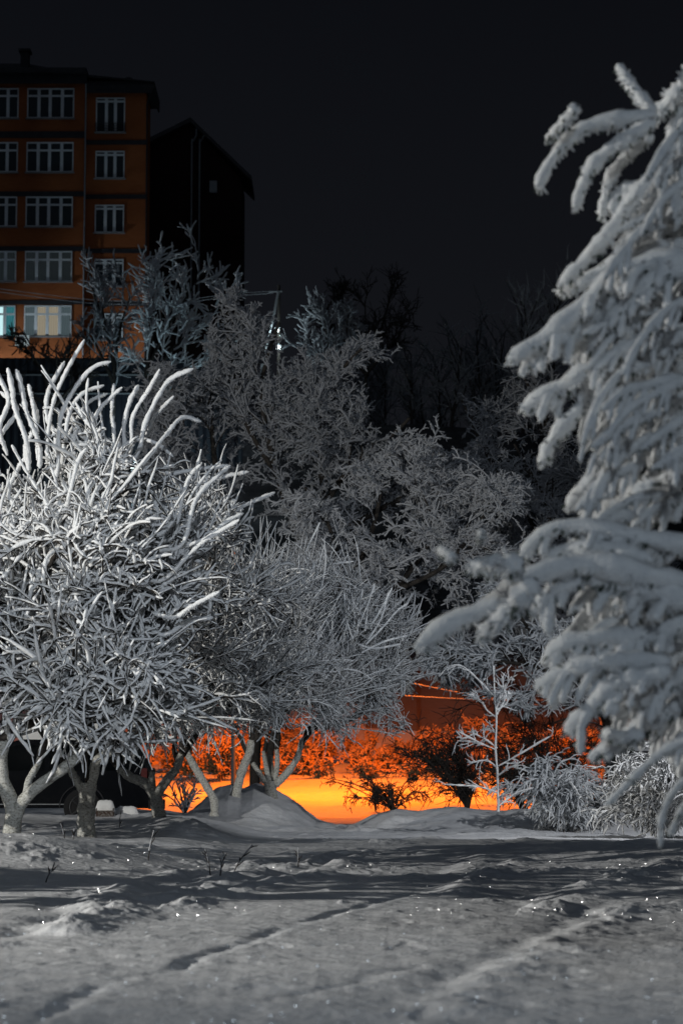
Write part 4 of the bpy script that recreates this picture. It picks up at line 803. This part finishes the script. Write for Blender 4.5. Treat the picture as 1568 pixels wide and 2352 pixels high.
# ------------------------------------------------------------------ brick apartment building on the hill
BD = 148.
def BX(u, D=BD): return P(u, 480, D)[0]
def BZ(v, D=BD): return P(784, v, D)[2]
def win(root, u0, u1, v0, v1, cells, y, kind, small=False, vtrans=None, mats=None):
    x0, x1 = BX(u0), BX(u1); z1, z0 = BZ(v0), BZ(v1)
    f = Geo(); fw = .085
    zt = BZ(vtrans); W = x1 - x0
    f.box(((x0 + x1) / 2, y, z1 - fw / 2), (W, .10, fw), M_FRAME); f.box(((x0 + x1) / 2, y, z0 + fw * .4), (W, .10, fw * .8), M_FRAME)
    for x in (x0 + fw * .4, x1 - fw * .4): f.box((x, y, (z0 + z1) / 2), (fw * .8, .099, z1 - z0 - .02), M_FRAME)
    f.box(((x0 + x1) / 2, y - .003, zt), (W - .04, .10, .12), M_FRAME)
    xs = [x0 + (x1 - x0) * c for c in cells]
    for x in xs[1:-1]: f.box((x, y - .006, (z0 + z1) / 2), (.19, .10, z1 - z0 - .04), M_FRAME)
    wo = f.build('window', root, False)
    for i in range(len(xs) - 1):
        m = (mats[i] if mats else M_GLASS)
        p = Geo(); p.box(((xs[i] + xs[i + 1]) / 2, y + .03, (z0 + z1) / 2), (xs[i + 1] - xs[i] - .02, .012, z1 - z0 - .06), m)
        o = p.build('pane', None, False); o.parent = wo; o.matrix_parent_inverse.identity(); o.location = -root.location
    s = Geo(); s.box(((x0 + x1) / 2, y - .10, z0 - .05), (W + .16, .3, .05), M_METAL); o = s.build('sill', None, False); o.parent = wo; o.location = -root.location
    wo.update_tag()
    return wo
def curtain(name, col, strength, col2=None):
    m = bpy.data.materials.new(name); m.use_nodes = True; t = m.node_tree; b = t.nodes['Principled BSDF']
    tc = t.nodes.new('ShaderNodeTexCoord'); wv = t.nodes.new('ShaderNodeTexWave'); wv.inputs['Scale'].default_value = 2.2; wv.inputs['Distortion'].default_value = 2.5; wv.inputs['Detail'].default_value = 2
    t.links.new(tc.outputs['Object'], wv.inputs['Vector']); r = t.nodes.new('ShaderNodeValToRGB'); c2 = col2 or tuple(c * .6 for c in col)
    r.color_ramp.elements[0].color = (*c2, 1); r.color_ramp.elements[1].color = (*col, 1); t.links.new(wv.outputs['Fac'], r.inputs[0])
    b.inputs['Base Color'].default_value = (.02, .02, .02, 1); b.inputs['Roughness'].default_value = .15
    t.links.new(r.outputs[0], b.inputs['Emission Color']); b.inputs['Emission Strength'].default_value = strength
    return m
C_DIM = curtain('dim_net_curtain', (.011, .015, .016), 1.0, (.003, .004, .005)); C_BEIGE = curtain('warm_curtain', (.27, .24, .18), 1.0, (.20, .17, .12)); C_GREY = curtain('grey_curtain', (.060, .085, .092), 1.0, (.035, .05, .058))
C_WHITE = curtain('bright_room', (.62, .92, .95), 1.0, (.50, .78, .80)); C_TEAL = curtain('teal_curtain', (.03, .16, .18), 1.0, (.018, .10, .12)); C_TOP = curtain('roller_blind', (.006, .011, .012), 1.0, (.003, .005, .006))
def building():
    xr = BX(333); xl = -45; z0 = 19; ze = BZ(172); y = BD
    root = empty('apartment_building', (-20, y, 20), 'orange brick apartment building with white window frames, lowest windows lit', 'building')
    xm = BX(195)
    g = Geo(); g.box(((xl + xm) / 2, y + 6, (z0 + ze) / 2), (xm - xl, 12, ze - z0), M_BRICK); g.build('front_wall', root, False)
    zr = BZ(208); yr = y + .45
    g = Geo(); g.box(((xm + xr) / 2, yr + 1.6, (z0 + zr) / 2), (xr - xm, 3.2, zr - z0), M_BRICK); g.build('corner_wall', root, False)
    # dark floor bands
    for v0, v1 in ((302, 317), (440, 451), (566, 577), (690, 699)):
        h = BZ(v0) - BZ(v1); g = Geo(); g.box(((xl + xm) / 2, y - .03, (BZ(v0) + BZ(v1)) / 2), (xm - xl, .06, h), M_BAND); g.build('floor_band', root, False)
    for v0, v1 in ((318, 328), (443, 453), (568, 578), (690, 700)):
        h = BZ(v0) - BZ(v1); g = Geo(); g.box(((xm + xr) / 2, yr - .03, (BZ(v0) + BZ(v1)) / 2), (xr - xm + .04, .06, h), M_BAND); g.build('floor_band', root, False)
    # eaves and roof
    g = Geo(); zt = BZ(170); g.box(((xl + xm) / 2, y + 5.8, (ze + zt) / 2 + BZ(186) * 0), (xm - xl + .2, 13.6, .3), M_BAND); g.box(((xl + xm) / 2, y - .5, (BZ(168) + BZ(197)) / 2), (xm - xl + .2, .1, BZ(168) - BZ(197)), M_BAND)
    g.box(((xm + xr) / 2 + .25, yr - .5, (BZ(188) + BZ(214)) / 2), (xr - xm + .5, .1, BZ(188) - BZ(214)), M_BAND); g.box(((xm + xr) / 2 + .25, yr + 1.7, BZ(200)), (xr - xm + .5, 4.6, .3), M_BAND)
    g.box((xr + .48, yr + 1.7, (BZ(188) + BZ(214)) / 2), (.1, 4.5, BZ(188) - BZ(214)), M_BAND); g.build('eaves', root, False)
    ra, rb = BZ(136, BD + 6) - 1.2, BZ(170)
    g = Geo(); V = [(xl, y - .6, rb), (xm, y - .6, rb - .2), (xr + .55, y - .3, BZ(190)), (xr + .55, y + 4.4, BZ(190)), (xl, y + 13, rb), (xl, y + 6, ra + 1.2), (BX(30), y + 6, ra + .9), (BX(300), y + 5, BZ(181))]
    g.add(V, [[0, 1, 6, 5], [1, 2, 7, 6], [2, 3, 7, 7], [3, 4, 6, 7], [4, 5, 6, 6]], M_ROOF); rf = g.build('roof', root, False)
    for (u0, u1, v0, v1, nm) in ((22, 46, 120, 150, 'chimney'), (275, 302, 172, 196, 'dish')):
        g = Geo()
        if nm == 'chimney':
            g.box(((BX(u0) + BX(u1)) / 2, y + 4, (BZ(v0, y + 4) + BZ(v1 + 20)) / 2), (BX(u1) - BX(u0) - .15, .8, BZ(v0, y + 4) - BZ(v1 + 20)), M_BAND); g.box(((BX(u0) + BX(u1)) / 2, y + 4, BZ(v0 - 1, y + 4)), (BX(u1) - BX(u0) + .1, 1.0, .16), M_BAND)
        else:
            c_ = np.array([(BX(u0) + BX(u1)) / 2, y + 1.2, BZ(180)]); pts = np.array([[c_[0], c_[1] - .25 + .12 * k, c_[2] + .03 * k] for k in range(5)]); g.tubes(pts, np.array([.02, .2, .33, .38, .36]), M_BAND, 14)
            g.tubes(np.array([c_, c_ - np.array([0, 0, .5]), c_ - np.array([0, 0, 1])]), .03, M_BAND, 6); g.tubes(np.array([c_ + [.3, 0, -.3], c_ + [.6, 0, 0], c_ + [.75, 0, .25]]), .02, M_BAND, 5)
        g.build(nm, root, False)
    # windows
    rows = [(203, 272, 221), (327, 396, 346), (452, 521, 471), (577, 647, 597), (702, 773, 722)]
    for i, (a, b_, t) in enumerate(rows):
        mA = {3: [C_DIM] * 4, 4: [C_TEAL, C_WHITE, C_WHITE, C_TEAL]}.get(i); mB = {3: [C_DIM] * 4, 4: [C_GREY, C_BEIGE, C_BEIGE, C_GREY]}.get(i)
        win(root, 60, 168, a, b_, (0, .25, .49, .75, 1), y - .035, 0, vtrans=t, mats=mB)
        win(root, -70, 40, a, b_, (0, .26, .5, .78, 1), y - .035, 0, vtrans=t, mats=mA)
        win(root, -200, -92, a, b_, (0, .25, .5, .75, 1), y - .035, 0, vtrans=t)
    for i, (a, b_, t) in enumerate([(220, 300, 229), (343, 406, 352), (467, 531, 476), (592, 655, 601), (717, 778, 727)]):
        win(root, 217, 284, a, b_, (0, .36, .67, 1), yr - .035, 0, vtrans=t)
    # small railing on the top narrow window, pipes
    g = Geo()
    for z in np.linspace(BZ(298), BZ(280), 4): g.box(((BX(217) + BX(284)) / 2, yr - .16, z), (BX(284) - BX(217) + .1, .03, .03), M_BAND)
    for u in np.linspace(217, 284, 12): g.box((BX(u), yr - .16, (BZ(299) + BZ(280)) / 2), (.025, .025, BZ(280) - BZ(299)), M_BAND)
    g.build('railing', root, False)
    g = Geo(); g.tubes(resample([(xm + .02, y - .45, BZ(185)), (xm, y - .10, BZ(200)), (xm, y - .09, BZ(300)), (xm, y - .09, 20)], 20), .05, M_PIPE, 8); g.build('drain_pipe', root)
    g = Geo(); g.tubes(resample([(xr + .35, yr - .4, BZ(205)), (xr + .06, yr - .06, BZ(222)), (xr + .06, yr - .06, BZ(400)), (xr + .06, yr - .06, 20)], 20), .05, M_BAND, 8); g.build('drain_pipe', root)
building()
def ac_unit():
    a = (BX(43) + BX(74)) / 2; z = (BZ(773) + BZ(797)) / 2; y = BD - .38; root = empty('air_conditioner', (a, BD - .2, z), 'pale air conditioner hung on the brick below the lit windows', 'air conditioner')
    g = Geo(); g.box((a, y + .03, z), (BX(74) - BX(43), .32, BZ(773) - BZ(797)), M_ACW); g.build('casing', root, False)
    g = Geo(); c = np.array([a - .1, y - .15, z])
    for r_ in (.06, .12, .18, .24): g.tubes(np.array([c + [r_ * math.cos(t), 0, r_ * math.sin(t)] for t in np.linspace(0, 2 * math.pi, 21)]), .022, M_BAND, 5)
    g.build('fan_grille', root)
    g = Geo()
    for s_ in (-.25, .25): g.box((a + s_, BD - .2, z - (BZ(773) - BZ(797)) / 2 - .03), (.04, .4, .05), M_METAL)
    g.build('bracket', root, False)
ac_unit()
def wing():
    D = 158.; X = lambda u: BX(u, D); Zv = lambda v: BZ(v, D); root = empty('gabled_block', (X(450), D, 24), 'unlit black gabled block standing right of the brick building', 'building')
    g = Geo(); pr = [(X(330), 18), (X(555), 18), (X(555), Zv(412)), (X(437), Zv(285)), (X(330), Zv(332))]
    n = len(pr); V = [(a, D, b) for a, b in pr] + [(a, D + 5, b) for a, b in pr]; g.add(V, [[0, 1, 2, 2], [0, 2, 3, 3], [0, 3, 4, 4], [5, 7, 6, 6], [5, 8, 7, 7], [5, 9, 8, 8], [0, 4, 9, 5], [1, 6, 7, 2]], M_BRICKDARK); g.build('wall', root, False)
    g = Geo(); t = .3
    for (ua, va, ub, vb) in ((437, 274, 578, 408), (437, 274, 300, 342)):
        xa, za, xb, zb2 = X(ua), Zv(va), X(ub), Zv(vb)
        V = [(xa, D - .5, za), (xb, D - .5, zb2), (xb, D + 5.4, zb2), (xa, D + 5.4, za), (xa, D - .5, za - t), (xb, D - .5, zb2 - t), (xb, D + 5.4, zb2 - t), (xa, D + 5.4, za - t)]
        g.add(V, [[0, 1, 2, 3], [4, 7, 6, 5], [0, 4, 5, 1], [1, 5, 6, 2], [2, 6, 7, 3]], M_ROOF)
    g.build('roof', root, False)
    g = Geo(); g.box((X(425), D + 3, Zv(276)), (X(445) - X(412), 1, .9), M_BAND); g.build('ridge_vent', root, False)
    for u in (440, 458):
        g = Geo(); g.tubes(resample([(X(u + 11), D - .5, Zv(300)), (X(u + 10), D - .35, Zv(316)), (X(u + 1), D - .12, Zv(330)), (X(u), D - .1, Zv(345)), (X(u), D - .1, Zv(700))], 30), .055, M_PIPE, 8); g.build('drain_pipe', root)
    g = Geo(); g.box((X(490), D - .1, Zv(430)), (.5, .2, .8), M_PIPE); g.build('wall_box', root, False)
wing()
# retaining fence below the building
def fence():
    y = 141.; z1, z0 = BZ(822, y), BZ(1130, y); x0, x1 = -34, BX(560, y); root = empty('metal_fence', ((x0 + x1) / 2, y, z0), 'dark corrugated metal fence below the brick building', 'fence')
    n = 240; xs = np.linspace(x0, x1, n); yo = y + .03 * np.sin(np.arange(n) * 1.6); V = np.concatenate([np.stack([xs, yo, np.full(n, z0)], 1), np.stack([xs, yo, np.full(n, z1)], 1), np.stack([xs, yo + .02, np.full(n, z0)], 1), np.stack([xs, yo + .02, np.full(n, z1)], 1)])
    i = np.arange(n - 1); g = Geo(); g.add(V, np.concatenate([np.stack([i, i + 1, i + 1 + n, i + n], 1), np.stack([i + 1 + 2 * n, i + 2 * n, i + 3 * n, i + 1 + 3 * n], 1), np.stack([i + n, i + 1 + n, i + 1 + 3 * n, i + 3 * n], 1)]), M_FENCE); g.build('panel', root, False)
    for v in (862, 905):
        g = Geo(); g.box(((x0 + x1) / 2, y - .12, BZ(v, y)), (x1 - x0, .06, .08), M_METAL); g.build('rail', root, False)
fence()
def bank_fill_post():  # post made for the added fill lamp at the bank
    x, y, z = BANK_FILL; z0 = hz(x + 1, y); root = empty('street_lamp', (x + 1, y, z0), 'added white fill lamp right of the far snow bank', 'street lamp')
    g = Geo(); g.tubes(np.array([[x + 1, y, z0 - .1], [x + 1, y, 3], [x + 1, y, z + .4]]), np.array([.1, .08, .06]), M_METAL, 10); g.build('pole', root)
    g = Geo(); g.tubes(np.array([[x + 1, y, z + .4], [x + .5, y, z + .5], [x, y, z + .45]]), .04, M_METAL, 8); g.build('arm', root)
    g = Geo(); g.prism([(x - .3, z + .3), (x - .25, z + .42), (x + .25, z + .42), (x + .3, z + .3)], y - .14, y + .14, M_METAL); g.build('lamp_head', root, False)
bank_fill_post()
# utility pole with braces, lamps, cables
def pole():
    D = 142.; X = lambda u: BX(u, D); Zv = lambda v: BZ(v, D); root = empty('utility_pole', (X(641), D, Zv(860)), 'wooden utility pole with a slanting brace above the middle trees', 'utility pole')
    g = Geo(); g.tubes(np.array([[X(641), D, Zv(900)], [X(641), D, Zv(780)], [X(641), D, Zv(655)]]), .09, M_BARK, 8); g.build('post', root)
    g = Geo(); g.tubes(np.array([[X(640), D - .1, Zv(672)], [X(628), D - .3, Zv(735)], [X(612), D - .6, Zv(800)], [X(600), D - .8, Zv(870)]]), .07, M_METAL, 8); g.build('brace', root)
    g = Geo(); g.tubes(np.array([[X(618), D - .1, Zv(671)], [X(630), D - .1, Zv(670)], [X(648), D - .1, Zv(670)]]), .05, M_METAL, 6); g.build('crossarm', root)
    for i, (u, v, s) in enumerate(((638, 761, .11), (641, 802, .13))):
        r_ = empty('flood_lamp', (X(u), D - .35, Zv(v)), ['upper', 'lower'][i] + ' of the two bright white lamps on the utility pole', 'lamp', 'lamps on the utility pole')
        g = Geo(); k = np.linspace(0, math.pi, 9); p = np.stack([np.full(9, X(u)), D - .35 + 0 * k, Zv(v) + s * np.cos(k) * 1.1], 1); g.tubes(p, s * np.sin(k) + .001, EM_LAMP, 12); g.build('bulb', r_)
        g = Geo(); g.tubes(np.array([[X(641), D - .06, Zv(v) + .3], [X((641 + u) / 2), D - .25, Zv(v) + .34], [X(u), D - .35, Zv(v) + .22]]), .03, M_METAL, 6); g.tubes(np.array([[X(u), D - .35, Zv(v) + .26], [X(u), D - .35, Zv(v) + .18], [X(u), D - .35, Zv(v) + .13]]), np.array([.03, .16, .19]), M_METAL, 12); g.build('bracket', r_)
        lamp('flood_lamp_beam', (X(u), D - .75, Zv(v) - .05), 50, (.75, .95, 1), .1)
EM_LAMP = mat('lit_bulb', (1, 1, 1), .5, emit=((.85, 1, .98), 3))
pole()
for i, (pts, lb) in enumerate((([(-60, 655), (100, 676), (240, 690), (400, 690), (540, 674), (628, 669)], 'higher frosted cable sagging past the brick building to the pole'), ([(-60, 662), (100, 684), (240, 698), (400, 696), (540, 680), (628, 673)], 'lower frosted cable sagging past the brick building to the pole'))):
    g = Geo(); p = resample([P(u, v, 141.5) for u, v in pts], 40); g.tubes(p, .02, M_FROSTDIM, 5, .15); tag(g.build('overhead_cable'), lb, 'cable', 'frosted cables by the building')
def hill_post(x, y, z, lb):
    z0 = hz(x, y); root = empty('street_lamp', (x, y + .5, z0), lb, 'street lamp')
    g = Geo(); g.tubes(np.array([[x, y + .5, z0 - .2], [x, y + .5, z0 + 2], [x, y + .5, z + .5]]), np.array([.08, .07, .05]), M_METAL, 8); g.build('pole', root)
    g = Geo(); g.prism([(x - .3, z + .30), (x - .25, z + .42), (x + .25, z + .42), (x + .3, z + .30)], y - .14, y + .55, M_METAL); g.build('lamp_head', root, False)
    g = Geo(); g.prism([(x - .2, z + .28), (x + .2, z + .28), (x + .12, z + .16), (x - .12, z + .16)], y - .12, y + .3, EM_LAMP); g.build('bulb', root, False)
hill_post(*HILL, 'white street lamp glinting through the top of the largest fruit tree')
for a, lb in zip(YARD_FILL, ('leftmost low added fill lamp behind the dark corrugated fence', 'middle low added fill lamp behind the dark corrugated fence', 'rightmost low added fill lamp behind the dark corrugated fence')): hill_post(*a[:3], lb)
# lamp post of the key light, beside the orchard road left of the picture
def key_post():
    x, y, z = KEY; z0 = hz(x - .6, y); root = empty('street_lamp', (x - 1.0, y, z0), 'white street lamp left of the orchard', 'street lamp')
    g = Geo(); g.tubes(np.array([[x - 1., y, z0], [x - 1., y, 3], [x - 1., y, z + .5]]), np.array([.1, .08, .06]), M_METAL, 10); g.build('pole', root)
    g = Geo(); g.tubes(np.array([[x - 1., y, z + .5], [x - .5, y, z + .62], [x, y, z + .6]]), .04, M_METAL, 8); g.build('arm', root)
    g = Geo(); g.prism([(x - .3, z + .42), (x - .25, z + .55), (x + .25, z + .55), (x + .3, z + .42)], y - .14, y + .14, M_METAL); g.build('lamp_head', root, False)
key_post()
